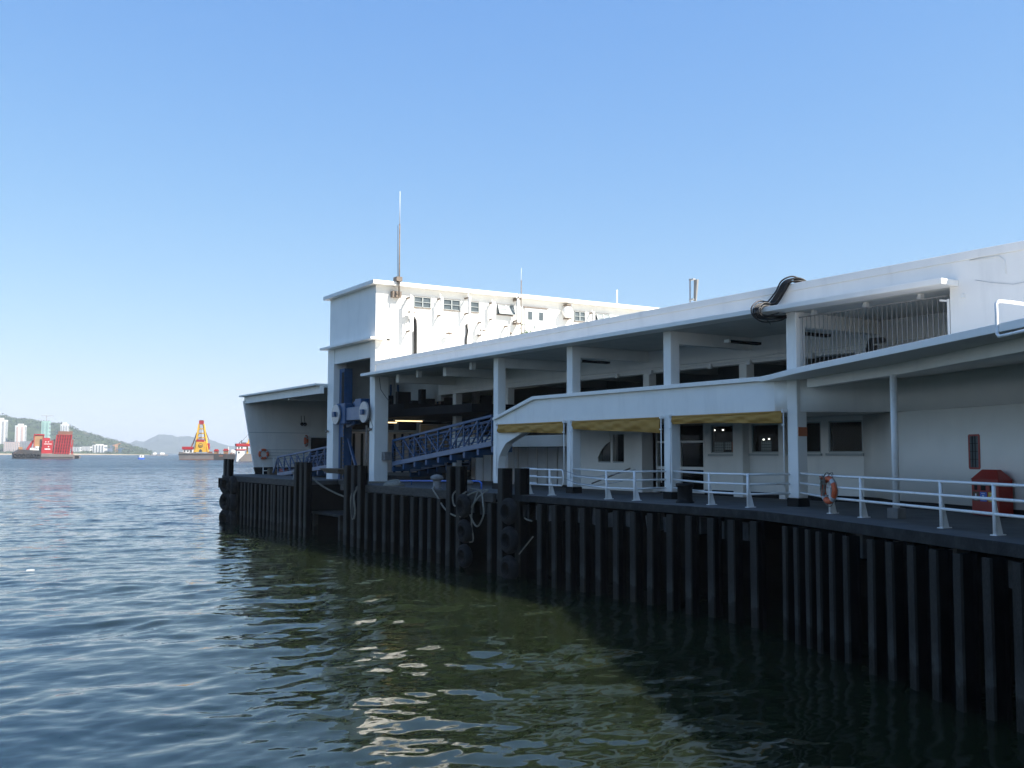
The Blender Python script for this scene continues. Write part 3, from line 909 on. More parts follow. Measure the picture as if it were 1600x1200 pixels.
for k, (a, c, zb, zt) in enumerate(wins):
    f = P('window', MB().box(27.0, 27.098, a - .05, c + .05, zb - .10, zb - .02).box(27.12, 27.2, a, a + .05, zb, zt).box(27.12, 27.2, c - .05, c, zb, zt).box(27.12, 27.2, a + .05, c - .05, zb, zb + .05).box(27.12, 27.2, a + .05, c - .05, zt - .05, zt), 'frame')
    P('pane', MB().box(27.155, 27.165, a + .05, c - .05, zb + .05, zt - .05), 'glass', parent=f)
    if k in (0, 1):
        lt = MB()
        H_, W_ = zt - zb - .1, c - a - .1
        for q_ in range(-12, 26):
            for sg_ in (1, -1):
                y0_, z0_ = q_ * .11, 0.0
                y1_, z1_ = y0_ + sg_ * H_, H_
                t0_, t1_ = 0.0, 1.0
                for lo, hi in ((0, W_),):
                    dy_ = y1_ - y0_
                    ta, tb = (lo - y0_) / dy_, (hi - y0_) / dy_
                    t0_, t1_ = max(t0_, min(ta, tb)), min(t1_, max(ta, tb))
                if t1_ - t0_ > .02:
                    lt.bar((27.18, a + .05 + y0_ + dy_ * t0_, zb + .05 + H_ * t0_), (27.18, a + .05 + y0_ + dy_ * t1_, zb + .05 + H_ * t1_), .010, .010)
        P('lattice', lt, 'brown', parent=f)
    if k in (2, 3):
        a2 = a + (.55 if k == 2 else .85)
        P('poster', MB().box(27.18, 27.19, a2, a2 + .48, zb + .06, zb + .44), 'poster', parent=f)
        if k == 3:
            P('poster', MB().box(27.18, 27.19, a + .42, a + .78, zb + .14, zb + .44), 'poster', parent=f)
            P('notice_board', MB().box(27.18, 27.19, a + .06, a + .40, zb + .02, zb + .44), 'orange_sign', parent=f)
# ceiling lamps glimpsed through the glass
b = MB()
for x, y, z in ((29.5, 31.0, 1.0), (29.5, 31.5, 1.0), (29.8, 29.9, .98), (30.5, 29.4, .62), (30.5, 29.7, .60), (30.3, 30.6, .95), (30.2, 27.4, .9), (30.2, 27.65, .9), (30.2, 27.42, .62), (30.2, 27.66, .6)):
    b.lathe([(.03, -.03), (.045, 0), (.03, .03)], (x, y, z), 8)
P('interior_lamp', b, mat('small_lamp', (.8, .8, .8), .5, emit=(1, .95, .85), estr=1.6))
# --- double glazed door
d = P('entrance_door', MB().box(27.08, 27.22, 29.5, 29.56, DECK + .05, 1.2).box(27.08, 27.22, 32.34, 32.4, DECK + .05, 1.2).box(27.08, 27.22, 29.56, 32.34, .45, .53), 'white_metal')
b = MB()
for y in (30.95,):
    b.box(27.1, 27.2, y - .05, y + .05, DECK + .05, .45)
b.box(27.1, 27.2, 29.56, 32.34, DECK + .05, DECK + .18)
for y0, y1 in ((29.56, 30.9), (31.0, 32.34)):
    b.box(27.1, 27.2, y0, y1, -.62, -.5)
P('door_leaf', b, 'white_metal', parent=d)
P('pane', MB().box(27.14, 27.15, 29.56, 32.34, DECK + .18, 1.2), 'glass', parent=d)
# --- wall beside the door with the arched window
P('side_wall', wall_open(32.4, 38.2, DECK, 1.28, 27.1, 27.3, [(34.55, 35.35, -.38, .85), (35.5, 36.4, -.38, .55)]), 'white')
P('arch_head', MB().xprism([(36.41, -.2), (36.41, 1.0), (35.49, 1.0), (35.49, .55), (35.8, .42), (36.1, .2), (36.3, -.05)], 27.06, 27.1), 'white')
f = P('window', MB().box(27.12, 27.18, 34.55, 35.35, -.38, -.33), 'frame')
P('sill', MB().box(27.12, 27.18, 35.5, 36.4, -.38, -.33), 'frame', parent=f)
P('pane', MB().box(27.14, 27.15, 34.55, 35.35, -.33, .85).box(27.14, 27.15, 35.5, 36.4, -.33, .55), 'glass', parent=f)
P('stub_wall', MB().box(26.5, 27.098, 32.6, 33.1, DECK, 1.278), 'white', .01)
P('hand_rail', MB().tube([(26.6, 33.5, -.6), (26.6, 36.2, -1.3)], .03, 8), 'wood')
# --- haunched bracket by the fourth column, and its twin inside
hpoly = [(38.94, 1.278), (36.6, 1.278), (36.75, .95), (37.0, .88), (38.29, .46), (38.60, .18), (38.86, -.12), (38.94, -.45)]
P('haunch', MB().xprism(hpoly, XF + .02, XF + .40), 'white', .01)
P('haunch', MB().xprism(hpoly, 27.2, 27.5), 'white', .01)
P('portal_beam', MB().box(27.0, 27.5, 38.2, 50, .35, .9), 'white')
# pale hinged gate panels behind
b = MB()
for i, y in enumerate(np.arange(38.2, 49.8, .92)):
    P('gate_panel', MB().box(28.6, 28.66, y, y + .80, DECK + .05, .33), 'panel')
b = MB()
for y in np.arange(38.6, 44, .3):
    b.box(28.5, 28.54, y, y + .2, .42, .55)
P('letter_strip', b, 'dark')

# --- end block: columns, ledges, upper storey
ub = P('upper_storey', MB().box(XF, 55, 52.4, 59.3, 6.545, 9.55), 'white')
P('tower_coping', MB().box(23.05, 55.3, 52.0, 59.65, 9.553, 9.78), 'white', .012)
P('ledge', MB().box(22.9, 23.397, 51.95, 59.75, 6.41, 6.54).box(23.397, 23.9, 51.95, 52.397, 6.41, 6.54), 'white', .01)
P('tower_wall', MB().box(24.3, 55, 52.4, 52.7, 4.3, 6.545).box(XF + .002, 24.3, 52.41, 52.7, 5.5, 6.409), 'white')
P('tower_column', MB().box(XF + .004, 24.25, 52.42, 53.12, -1.72, 6.409), 'white', .02)
P('tower_column', MB().box(XF + .004, 24.25, 58.6, 59.6, -1.72, 6.409), 'white', .02)
P('spandrel', MB().box(XF + .04, 23.8, 53.12, 58.6, 5.48, 6.409), 'white')
P('tower_floor', MB().box(XF + .05, 40, 52.72, 59.3, 6.25, 6.54), 'soffit')
P('tower_back_wall', MB().box(27.8, 28.0, 52.8, 59.3, 3.1, 6.25).box(24.3, 40, 59.2, 59.4, 3.1, 6.24), 'soffit')
P('control_box', MB().box(24.26, 24.3, 0, 0, 0, 0) if False else MB().box(23.86, 24.28, 51.98, 52.415, -.38, .09), 'iron', .01)
P('wire', MB().tube([(XF + .25, 52.38, 4.3), (23.75, 52.38, 3.6), (24.1, 52.39, 3.15), (24.3, 52.38, 2.95)], .015, 5).tube([(XF - .005, 53.1, 3.3), (XF - .005, 53.0, 2.0), (XF - .005, 52.6, 1.5), (XF - .01, 52.75, 1.35)], .012, 5), 'cable')
for y in (52.8, 59.3):
    P('column_lamp', MB().lathe([(.09, -.09), (.10, 0), (.06, .08)], (XF - .12, y, 1.36), 12, 'x').box(XF - .06, XF, y - .04, y + .04, 1.3, 1.42), 'brown')
# roof windows of the sunlit wall
def end_window(x0, x1, lights, openl=()):
    f = P('window', MB().box(x0 - .03, x1 + .03, 52.34, 52.398, 8.43, 8.475), 'brown')
    P('lintel', MB().box(x0 - .02, x1 + .02, 52.36, 52.398, 9.09, 9.115), 'brown', parent=f)
    P('pane', MB().box(x0, x1, 52.385, 52.398, 8.475, 9.09), 'window_dark', parent=f)
    n = lights; wd = (x1 - x0) / n
    b = MB()
    for i in range(n):
        a, c = x0 + i * wd, x0 + (i + 1) * wd
        sl = .42 if i in openl else 0.0
        q = lambda x, z: (x, 52.35 - sl * (9.08 - z), z)
        for p0, p1 in ((q(a + .02, 8.49), q(c - .02, 8.49)), (q(a + .02, 9.07), q(c - .02, 9.07)), (q(a + .02, 8.49), q(a + .02, 9.07)), (q(c - .02, 8.49), q(c - .02, 9.07)), (q(a + .02, 8.78), q(c - .02, 8.78))):
            b.bar(p0, p1, .035, .03)
    P('casement', b, 'frame', parent=f)
    if openl:
        b = MB()
        for i in openl:
            a, c = x0 + i * wd, x0 + (i + 1) * wd
            b.add([(a + .03, 52.35 - .42 * .58, 8.5), (c - .03, 52.35 - .42 * .58, 8.5), (c - .03, 52.36, 9.06), (a + .03, 52.36, 9.06)], [(0, 1, 2, 3)])
        P('open_pane', b, 'pale_glass', parent=f)
M['window_dark'] = mat('window_dark_glass', (0.10, 0.12, 0.13), 0.08, 0.25, 1.0, spec=0.6)
M['pale_glass'] = mat('frosted_pane', (0.25, 0.28, 0.28), 0.15, 0.15, 2, spec=0.6)
end_window(25.78, 26.87, 2)
end_window(27.68, 28.81, 2)
end_window(29.47, 30.12, 1)
end_window(31.41, 32.57, 2, (0, 1))
end_window(37.13, 37.98, 2)
end_window(38.85, 39.95, 2, (0, 1))
end_window(42.6, 43.6, 2)
d = P('roof_door', MB().box(33.36, 35.03, 52.33, 52.398, 6.9, 9.02), 'panel')
P('door_hood', MB().box(33.30, 35.09, 52.30, 52.398, 9.03, 9.09), 'brown', parent=d)
P('vision_panel', MB().box(33.61, 33.91, 52.315, 52.328, 8.3, 8.8).box(34.42, 34.72, 52.315, 52.328, 8.3, 8.8), 'window_dark', parent=d)
P('door_seam', MB().box(34.185, 34.2, 52.322, 52.328, 6.9, 9.0).box(34.05, 34.1, 52.27, 52.328, 7.75, 7.95), 'frame', parent=d)
# --- far wing beyond the end block
P('wing_roof', MB().box(22.6, 40, 59.66, 75.5, 4.22, 4.34), 'white', .01)
P('wing_beam', MB().box(22.95, 23.2, 59.66, 75.3, 3.72, 4.217).box(23.2, 40, 66.0, 66.3, 3.6, 4.217), 'white', .01)
P('wing_ceiling', MB().box(23.21, 40, 59.66, 75.3, 4.1, 4.216), 'soffit')
P('wing_end_wall', MB().yprism([(22.84, 3.9), (23.75, -1.05), (36, -1.05), (36, 4.1), (23.2, 4.1), (22.84, 3.9)][:5], 75.05, 75.3), 'white')
P('wing_wall_base', MB().yprism([(23.75, -1.053), (23.88, -1.57), (36, -1.57), (36, -1.053)], 75.03, 75.3), 'black')
b = MB()
for z in (1.55, .25, .02, -.2, -.42):
    b.box(23.3 + (1.55 - z) * .18 + (0 if z > 1 else 1.0), 28, 75.035, 75.048, z, z + .03)
P('wall_groove', b, 'frame')
dr = P('wing_door', MB().box(28.0, 28.12, 74.9, 75.045, -1.5, 1.35).box(28.12, 30.2, 74.9, 75.045, 1.22, 1.35), 'white_metal')
P('doorway', MB().box(28.12, 30.2, 75.03, 75.046, -1.5, 1.21), 'dark', parent=dr)
b = MB()
for x in (27.35, 27.6):
    b.lathe([(.12, -.14), (.14, 0), (.08, .1)], (x, 74.85, 2.25), 10, 'y').bar((x, 74.95, 2.3), (x, 75.05, 2.9), .03, .03)
P('floodlight', b, 'dark')
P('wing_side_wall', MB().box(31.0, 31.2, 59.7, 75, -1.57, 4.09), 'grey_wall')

# --- ramp hall between the berth columns: machinery platform, back walls
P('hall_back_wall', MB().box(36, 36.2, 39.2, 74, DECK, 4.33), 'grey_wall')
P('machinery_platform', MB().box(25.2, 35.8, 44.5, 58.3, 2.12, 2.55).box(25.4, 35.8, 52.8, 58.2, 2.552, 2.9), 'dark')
b = MB()
rg = random.Random(4)
for i in range(16):
    x = rg.uniform(25.6, 33); y = rg.uniform(53, 58)
    P('machinery_box', MB().box(x, x + rg.uniform(.15, .9), y, y + .4, 2.902, 2.95 + rg.uniform(.2, .9)), 'dark')
b = MB()
for x in (25.6, 26.2, 26.9, 27.4, 28.3, 29.2, 30.2):
    P('hanger_rod', MB().bar((x, 57.8, 2.9), (x, 57.8, 4.32), .10, .10), 'blue')
gs = MB()
for x in np.arange(24.5, 34, .56):
    gs.box(x, x + .36, 59.0, 59.05, -1.2, 1.25)
gs.box(24.4, 34, 58.96, 59.06, 1.26, 1.36)
P('slatted_gate', gs, 'weather')
P('gate_backing', MB().box(24.4, 34, 59.07, 59.09, -1.2, 1.25), 'black')
b = MB()
for x in np.arange(24.9, 34, 1.6):
    P('hall_window', MB().box(x, x + 1.25, 59.1, 59.18, 1.5, 2.1), 'black')
P('board_panel', MB().box(28.35, 30.35, 56.5, 56.56, -.75, 1.75), 'cream')
P('board_frame', MB().bar((28.3, 56.45, -.75), (28.3, 56.45, 1.8), .07, .07).bar((28.3, 56.45, 1.8), (30.4, 56.45, 1.8), .07, .07), 'white_metal')
for x0, x1, y, z in ((26.2, 28.0, 55.6, 1.97), (25.3, 26.9, 56.9, 1.9)):
    lamp = P('fluorescent_light', MB().box(x0 - .1, x1 + .1, y - .08, y + .08, z + .035, z + .10), 'white_metal')
    P('lamp_tube', MB().tube([(x0, y, z), (x1, y, z)], .03, 8), 'warm_lamp', parent=lamp)
P('lobby_floor', MB().box(24.0, 36, 39.2, 59.0, .18, .38).box(27.6, 36, 39.2, 46, -.1, .18), 'dark') if False else None
P('roof_slab', MB().box(23.65, 46, -20, 15.97, 4.34, 4.62), 'soffit')
# red framed slit window in the curved wall and the orange plate on the near column
wd = Vector((24.9 - 24.23, 16.9 - 15.2, 0)).normalized(); wn = Vector((-wd.y, wd.x, 0))
if wn.x > 0: wn = -wn
c0 = Vector((24.23, 15.2, 0)) + wd * 1.36
f = MB()
def onw(s_, z, d=0.0): return c0 + wd * s_ + wn * d + Vector((0, 0, z))
for a, c in (((-.21, -.36), (.21, -.36)), ((-.21, .52), (.21, .52)), ((-.21, -.36), (-.21, .52)), ((.21, -.36), (.21, .52))):
    f.bar(onw(a[0], a[1], .0), onw(c[0], c[1], .0), .05, .05)
f = P('window', f, 'redpaint')
P('pane', MB().bar(onw(-.19, .08, .004), onw(.19, .08, .004), .01, .84), 'window_dark', parent=f)
b = MB()
for z in (-.12, .09, .3):
    b.bar(onw(-.19, z, .015), onw(.19, z, .015), .015, .015)
for s_ in (-.05, .07):
    b.bar(onw(s_, -.34, .015), onw(s_, .5, .015), .015, .015)
P('glazing_bar', b, 'black', parent=f)
sgn = tag(MB().box(XF + .03, XF + .40, 21.375, 21.397, .55, .82).build('sign', 'orange_sign', org=(23.6, 21.38, .55)), 'small plain orange sign plate on the side of the white column beside the lifebuoy', 'sign')

# ------------------------------------------------------------------ awnings
def awning(y0, y1, ztop, drop0, drop1, label, seed):
    r = empty('awning', (XF - .1, (y0 + y1) / 2, ztop), label, 'awning', 'rolled canvas awnings between the columns')
    rng = random.Random(seed)
    n, m = 60, 10
    ph = [rng.uniform(0, 6.28) for _ in range(6)]
    vs = []
    for i in range(n + 1):
        t = i / n; y = y0 + (y1 - y0) * t
        sag = .035 * math.sin(math.pi * t)
        drop = drop0 + (drop1 - drop0) * t + .02 * math.sin(5 * t + ph[0])
        for j in range(m + 1):
            u = j / m
            bulge = .02 + .035 * math.sin(math.pi * min(1, u * 1.02)) + .025 * math.sin(9 * t + 4 * u + ph[1]) * u + .018 * math.sin(23 * t - 7 * u + ph[2]) + .012 * math.sin(41 * t + 9 * u + ph[3])
            vs.append((XF - .085 - bulge, y, ztop - sag * (1 - u) - drop * u))
    k = m + 1
    fs = [(i * k + j, (i + 1) * k + j, (i + 1) * k + j + 1, i * k + j + 1) for i in range(n) for j in range(m)]
    mb = MB().add(vs, fs, True)
    vs2 = [(XF - .04, v[1], v[2]) for v in vs]
    mb.add(vs2, fs, True)
    mb.build('canvas', 'ochre', r)
    MB().tube([(XF - .09, y0, ztop), (XF - .09, y1, ztop)], .04, 10).build('roller', 'ochre', r)
    for y in (y0 - .08, y1 + .06):
        MB().tube([(XF - .14, y, ztop + .02), (XF - .14, y, -1.0)], .018, 6).build('guide_pole', 'white_metal', r)
        MB().box(XF - .2, XF - .01, y - .03, y + .03, ztop - .02, ztop + .08).box(XF - .2, XF - .12, y - .03, y + .03, ztop - .42, ztop - .38).build('bracket', 'white_metal', r)
    return r
awning(33.62, 38.75, 1.27, .42, .34, 'far ochre canvas awning next to the haunched column, longest from the camera', 3)
awning(27.62, 33.0, 1.27, .55, .27, 'middle ochre canvas awning hanging lowest with slanting creases', 5)
awning(21.9, 27.0, 1.29, .32, .25, 'near ochre canvas awning over the two display windows, with pale worn patches', 8)

# ------------------------------------------------------------------ railings
def railing(line, posts, label, top=-.60, n_r=3, ends=(True, True), gate=False, group='white pipe railings along the deck'):
    mid = len(line) // 2
    r = empty('railing', (*line[mid], DECK), label, 'railing', group)
    for z in (top, top - .29, top - .58)[:n_r]:
        pts = [(x, y, z) for x, y in line]
        MB().tube(pts, .033, 8).build('rail', 'white_metal', r)
    for x, y in posts:
        mb = MB().tube([(x, y, DECK), (x, y, top + .03)], .040, 8)
        mb.yprism([(x, DECK), (x + .24, DECK), (x + .07, top - .45), (x, top - .1)], y - .02, y + .02)
        mb.box(x - .06, x + .26, y - .07, y + .07, DECK, DECK + .02)
        mb.build('post', 'white_metal', r)
    return r
railing([(XF + .05, 33.13), (21.45, 28.34), (21.6, 26.98), (XF + .0, 27.5)], [(21.45, 28.34), (21.6, 26.98)], 'white pipe railing between the middle awning and the water')
railing([(XF + .08, 27.13), (21.85, 23.6), (21.75, 21.84), (XF + .0, 21.75)], [(21.85, 23.6), (21.75, 21.84)], 'white pipe railing in front of the two display windows and the black bollard')
railing([(XF + .08, 21.37), (21.42, 18.5), (20.75, 16.95), (19.28, 13.66), (18.45, 11.9), (15.6, 5.8), (12.9, 0), (9, -9)],
        [(21.42, 18.5), (20.75, 16.95), (19.28, 13.66), (18.45, 11.9), (16.9, 8.6), (15.6, 5.8), (12.9, 0)], 'white pipe railing curving past the lifebuoy and the red bin to the near end', top=-.575)
r = railing([(21.5, 33.55), (21.5, 32.6), (21.5, 31.99), (21.5, 31.15)], [(21.5, 33.5), (21.5, 31.95)], 'short white railing with rounded end beside the tall black piles', top=-.60)
MB().tube([(21.5, 31.15, -.60), (21.5, 31.08, -.66), (21.5, 31.04, -.9), (21.5, 31.06, -1.12), (21.5, 31.15, -1.18)], .026, 8).build('end_loop', 'white_metal', r)
railing([(22.3, 34.1), (22.3, 34.6), (22.3, 35.2)], [], 'stub of white railing glimpsed between the two tall black piles', top=-.60)
ch = MB()
for z0 in (-.62, -.92):
    ch.tube([(21.55, 31.05, z0), (21.8, 30.6, z0 - .16), (22.2, 30.0, z0 - .22), (22.8, 29.4, z0 - .1), (23.2, 28.9, z0 + .06)], .012, 5)
tag(ch.build('chain', 'steel', org=(21.6, 30.5, -1)), 'pair of slack barrier chains between the short railing and the white column', 'chain')

# ------------------------------------------------------------------ piles
def pile_proto(name, label, group, ztop, w_=.24, dpt=.30):
    # H section: outer flange faces the water
    mb = MB()
    zb = -8.2
    mb.box(-dpt / 2, -dpt / 2 + .035, -w_ / 2, w_ / 2, zb, ztop - .02).box(dpt / 2 - .035, dpt / 2, -w_ / 2, w_ / 2, zb, ztop).box(-dpt / 2 + .035, dpt / 2 - .035, -.015, .015, zb, ztop)
    o = mb.build(name, 'pile_steel', org=(0, 0, 0))
    MB().box(-dpt / 2 - .062, -dpt / 2 - .002, -w_ / 2 + .005, w_ / 2 - .005, zb, ztop).build('rubbing_strip', 'pile', o, .006)
    return tag(o, label, 'pile', group)
def put_piles(spots, label, group, ztop, dpt=.30, w_=.24, rz=0.0, wob=5):
    rng = random.Random(wob)
    pr = None
    for x, y in spots:
        if pr is None:
            pr = o = pile_proto('steel_pile', label, group, ztop, w_, dpt)
        else:
            o = copy_tree(pr)
        o.location = (x + rng.uniform(-.015, .015), y, rng.uniform(-.02, .0))
        o.rotation_euler = (rng.uniform(-.004, .004), rng.uniform(-.004, .004), rz)
G = 'steel piles along the pier edge'
XP = 20.6 - .27
ya = [67.85, 67.14, 66.37, 65.62, 64.75, 63.9, 63.06, 62.25, 61.57, 61.03, 60.37, 59.73, 59.04, 58.37]
put_piles([(XP, y * .977) for y in ya], 'narrow dark steel pile in the close row under the far orange lifebuoy', G, -1.92, w_=.30)
put_piles([(XP + .02, 57.48 * .976), (XP + .02, 56.62 * .976), (XP + .02, 55.89 * .976)], 'tall dark pile of the trio in front of the far blue gangway', 'tall piles above the deck', -.50, w_=.34)
put_piles([(XP + .05, 68.9), (XP + .05, 68.2), (XP + .05, 67.6)], 'dark steel pile behind the stacked tyres of the far corner', G, -1.92, w_=.5)
put_piles([(XP, 70.3), (XP, 69.5)], 'tall dark corner pile above the stacked tyres at the outer end of the pier', 'tall piles above the deck', -.40, w_=.40)
put_piles([(XP, 49.74 * .976), (XP, 48.84 * .976), (XP, 48.02 * .976)], 'tall dark pile of the trio left of the white column with the grey box', 'tall piles above the deck', -.60, w_=.36, dpt=.34)
yb = [47.02, 46.01, 44.96, 43.95, 42.9, 41.9, 40.99, 40.11, 39.26]
put_piles([(XP, y * .977) for y in yb], 'dark steel pile below the mooring berth, left of the rope loops', G, -1.92, w_=.28)
put_piles([(XP, 38.44 * .976), (XP, 37.59 * .976)], 'tall dark pile of the pair rising behind the rope loops under the blue gangway', 'tall piles above the deck', -.52, w_=.32)
put_piles([(XP, 34.95 * .976)], 'dark steel pile standing between the two columns of hanging tyres', G, -1.92, w_=.28)
put_piles([(XP, 34.05 * .976), (20.9, 33.1 * .995)], 'tall dark pile of the pair beside the short white railing', 'tall piles above the deck', -.55, w_=.34, dpt=.40)
yc = [31.32, 30.41, 29.51, 28.62, 27.7, 26.78, 25.87, 24.97, 24.05, 23.18, 22.26, 21.39, 20.51]
put_piles([(XP, y * .977) for y in yc], 'dark steel pile below the railed deck with the three awnings', G, -1.81, w_=.25, dpt=.28)
p0 = Vector((20.33, 20.2)); dv = (Vector((16.65, 10.3)) - p0).normalized()
ang = math.atan2(dv.x, -dv.y)
yd = [2.16, 2.72, 3.31, 3.87, 4.5, 5.09]
put_piles([tuple(p0 + dv * s_) for s_ in yd], 'dark steel pile of the closely set six below the lifebuoy on the railing', G, -1.81, w_=.19, dpt=.26, rz=-abs(ang))
ye = [6.18, 6.86, 7.63, 8.39, 9.14, 9.94, 10.73, 11.55, 12.4, 13.2, 14.0, 14.8]
put_piles([tuple(p0 + dv * s_) for s_ in ye], 'dark steel pile below the curving near deck by the red bin', G, -1.81, w_=.23, dpt=.30, rz=-abs(ang))
# ledge and landing inside the berth recess
r = empty('landing_stage', (22, 53, -3.3), 'dark low landing ledge in the berth recess between the two groups of tall piles', 'landing')
MB().box(20.9, 23.5, 51.2, 55.6, -3.42, -3.30).build('ledge', 'tar', r, .01)
b = MB()
for x, y in ((21.1, 51.5), (21.1, 55.3), (23.2, 53)):
    b.box(x - .12, x + .12, y - .12, y + .12, -7, -3.43)
b.build('support', 'pile', r)

# ------------------------------------------------------------------ tyres
def tyre_proto():
    r = empty('tyre', (0, 0, 0), 'x', 'tyre')
    MB().torus((0, 0, 0), .345, .135, 'x', 32, 12, 1.15).build('tread', 'rubber', r)
    mb = MB().torus((-.145, 0, 0), .27, .03, 'x', 32, 8).torus((.145, 0, 0), .27, .03, 'x', 32, 8)
    mb.build('bead', 'rubber', r)
    return r
ty = None
def tyre(x, y, z, label, rz=0.0, s=1.0, group='old tyres hung as fenders on the piles'):
    global ty
    if ty is None: ty = o = tyre_proto()
    else: o = copy_tree(ty)
    o.location = (x, y, z); o.scale = (s, s, s)
    o.rotation_euler = (random.uniform(-3, 3), random.uniform(-.08, .08), rz)
    tag(o, label, 'tyre', group)
XT = 20.6 - .58
tyre(XT, 36.0, -2.1, 'uppermost tyre of the left column of hanging tyres, half behind the rope loops')
tyre(XT, 35.9, -3.12, 'middle tyre of the left column of hanging tyres below the rope loops')
tyre(XT, 35.88, -4.10, 'lowest tyre of the left column of hanging tyres, below the rope loops')
tyre(XT, 32.5, -2.15, 'uppermost tyre of the right column of hanging tyres, below the short white railing', s=1.05)
tyre(XT, 32.45, -3.22, 'middle tyre of the right column of hanging tyres, lit round its rim', s=1.08)
tyre(XT, 32.45, -4.28, 'lowest tyre of the right column of hanging tyres, touching the water', s=1.05)
for k, z in enumerate((-2.15, -3.25, -4.4)):
    for j, y in enumerate((68.9, 67.4)):
        tyre(XT - .1, y, z, 'black tyre in the stacked fenders wrapped round the far corner pile', rz=.35 - .5 * j, s=1.35, group='tyres stacked at the far corner of the pier')
# ------------------------------------------------------------------ bollards
def bollard(x, y, s, label, m='iron'):
    r = empty('bollard', (x, y, DECK), label, 'bollard')
    MB().lathe([(.24 * s, DECK), (.22 * s, DECK + .05), (.17 * s, DECK + .09), (.165 * s, DECK + .38 * s)], (x, y, 0), 20).build('stem', m, r)
    MB().lathe([(.17 * s, DECK + .36 * s), (.27 * s, DECK + .40 * s), (.29 * s, DECK + .47 * s), (.24 * s, DECK + .55 * s), (.10 * s, DECK + .61 * s), (.02, DECK + .62 * s)], (x, y, 0), 20).build('cap', m, r)
bollard(20.95, 40.1, 1.05, 'pale round topped mooring bollard on the berth edge below the blue gangway')
bollard(21.1, 37.5, .75, 'low rusty mooring bollard right of the tall pile pair, hung with rope')
bollard(21.2, 58.9, 1.0, 'weathered mooring bollard left of the tall far pile trio')
r = empty('bollard', (22.05, 24.95, DECK), 'squat black drum bollard on the deck beside the white column', 'bollard')
MB().lathe([(.30, DECK), (.30, DECK + .04), (.26, DECK + .06), (.24, DECK + .12), (.24, DECK + .50), (.29, DECK + .52), (.30, DECK + .60), (.27, DECK + .63), (.02, DECK + .63)], (22.05, 24.95, 0), 24).build('drum', 'black', r)
# ------------------------------------------------------------------ ropes
def rope(pts, rad, label, m='rope', sub=8):
    P_ = [Vector(p) for p in pts]
    out = []
    for i in range(len(P_) - 1):
        a, b_, c, d = P_[max(i - 1, 0)], P_[i], P_[i + 1], P_[min(i + 2, len(P_) - 1)]
        for k in range(sub):
            t = k / sub
            out.append(.5 * ((2 * b_) + (c - a) * t + (2 * a - 5 * b_ + 4 * c - d) * t * t + (3 * b_ - a - 3 * c + d) * t ** 3))
    out.append(P_[-1])
    o = MB().tube(out, rad, 7).build('mooring_rope', m, org=P_[0])
    return tag(o, label, 'rope')
XR = 20.2
rope([(20.95, 40.2, -1.38), (20.7, 39.9, -1.5), (20.4, 39.4, -1.58), (XR, 38.6, -1.85), (XR - .03, 37.9, -2.3), (XR - .02, 37.1, -2.55), (XR - .05, 36.2, -2.52), (XR - .05, 35.6, -2.15), (XR + .1, 35.2, -1.7), (20.7, 35.2, -1.46), (20.9, 36.0, -1.5), (21.0, 37.2, -1.45)], .035, 'long mooring rope sagging from the pale bollard across the tall pile pair')
rope([(21.0, 37.5, -1.40), (20.5, 37.35, -1.52), (XR, 37.2, -1.7), (XR - .02, 37.15, -2.05), (XR - .05, 36.9, -2.15), (XR - .05, 36.6, -1.95), (XR, 36.65, -1.65), (20.45, 36.9, -1.52), (20.5, 36.6, -1.54), (XR, 36.45, -1.7), (XR - .05, 36.3, -1.95), (XR - .04, 36.0, -2.0), (XR - .03, 36.1, -1.75), (20.5, 35.7, -1.52), (20.4, 35.2, -1.56), (XR - .02, 34.7, -1.95), (XR - .05, 34.6, -2.4), (XR - .05, 35.0, -2.85), (XR - .04, 35.35, -2.8), (XR - .04, 35.7, -2.45)], .035, 'tangled mooring rope in loops over the berth edge around the rusty bollard')
rope([(20.45, 35.6, -1.55), (XR - .02, 35.55, -2.2), (XR - .02, 35.6, -2.9), (XR - .03, 35.45, -3.3), (XR - .03, 35.5, -3.5), (XR - .03, 35.75, -3.55)], .03, 'short knotted rope end hanging straight down beside the left tyres')
rope([(21.2, 58.9, -1.2), (20.8, 57.0, -1.2), (20.4, 55.8, -1.35), (20.5, 55.6, -1.9), (20.6, 55.5, -2.6), (20.55, 55.4, -3.0)], .05, 'pale mooring rope hanging at the corner of the far pier section')
rope([(20.8, 55.9, -1.1), (21.2, 55.0, -1.75), (21.7, 54.0, -2.2), (22.1, 53.2, -2.45), (22.3, 52.6, -2.5)], .05, 'pale mooring rope drooping across the berth recess')
rope([(21.2, 47.2, -1.45), (20.6, 47.5, -1.5), (XR - .05, 47.75, -2.0), (XR - .05, 47.85, -2.8), (XR - .05, 47.6, -3.3), (XR - .05, 47.35, -2.9), (XR - .05, 47.45, -2.0), (20.6, 47.2, -1.5), (21.4, 46.5, -1.42), (21.2, 45.6, -1.35), (21.3, 44.8, -1.3), (21.1, 44.2, -1.42)], .05, 'thick pale rope coil slung over the edge beside the white column with the grey box')
rope([(20.4, 32.0, -2.38), (20.25, 31.6, -2.42), (20.2, 31.2, -2.45)], .03, 'short pale rope stub tied to the right hand tyres')
rope([(20.2, 31.1, -3.0), (20.15, 31.5, -3.35), (20.1, 31.9, -3.7)], .025, 'thin slanting pale rope below the short railing, right of the tyres')
tag(MB().tube([(20.5, 33.75, -.6), (21.5, 35.1, -1.0), (22.6, 36.6, -1.38), (23.2, 37.8, -1.55)], .014, 5).build('mooring_rope', 'cable', org=(20.5, 33.75, -.6)), 'thin taut dark line from the tall pile top to the haunched column foot', 'rope')
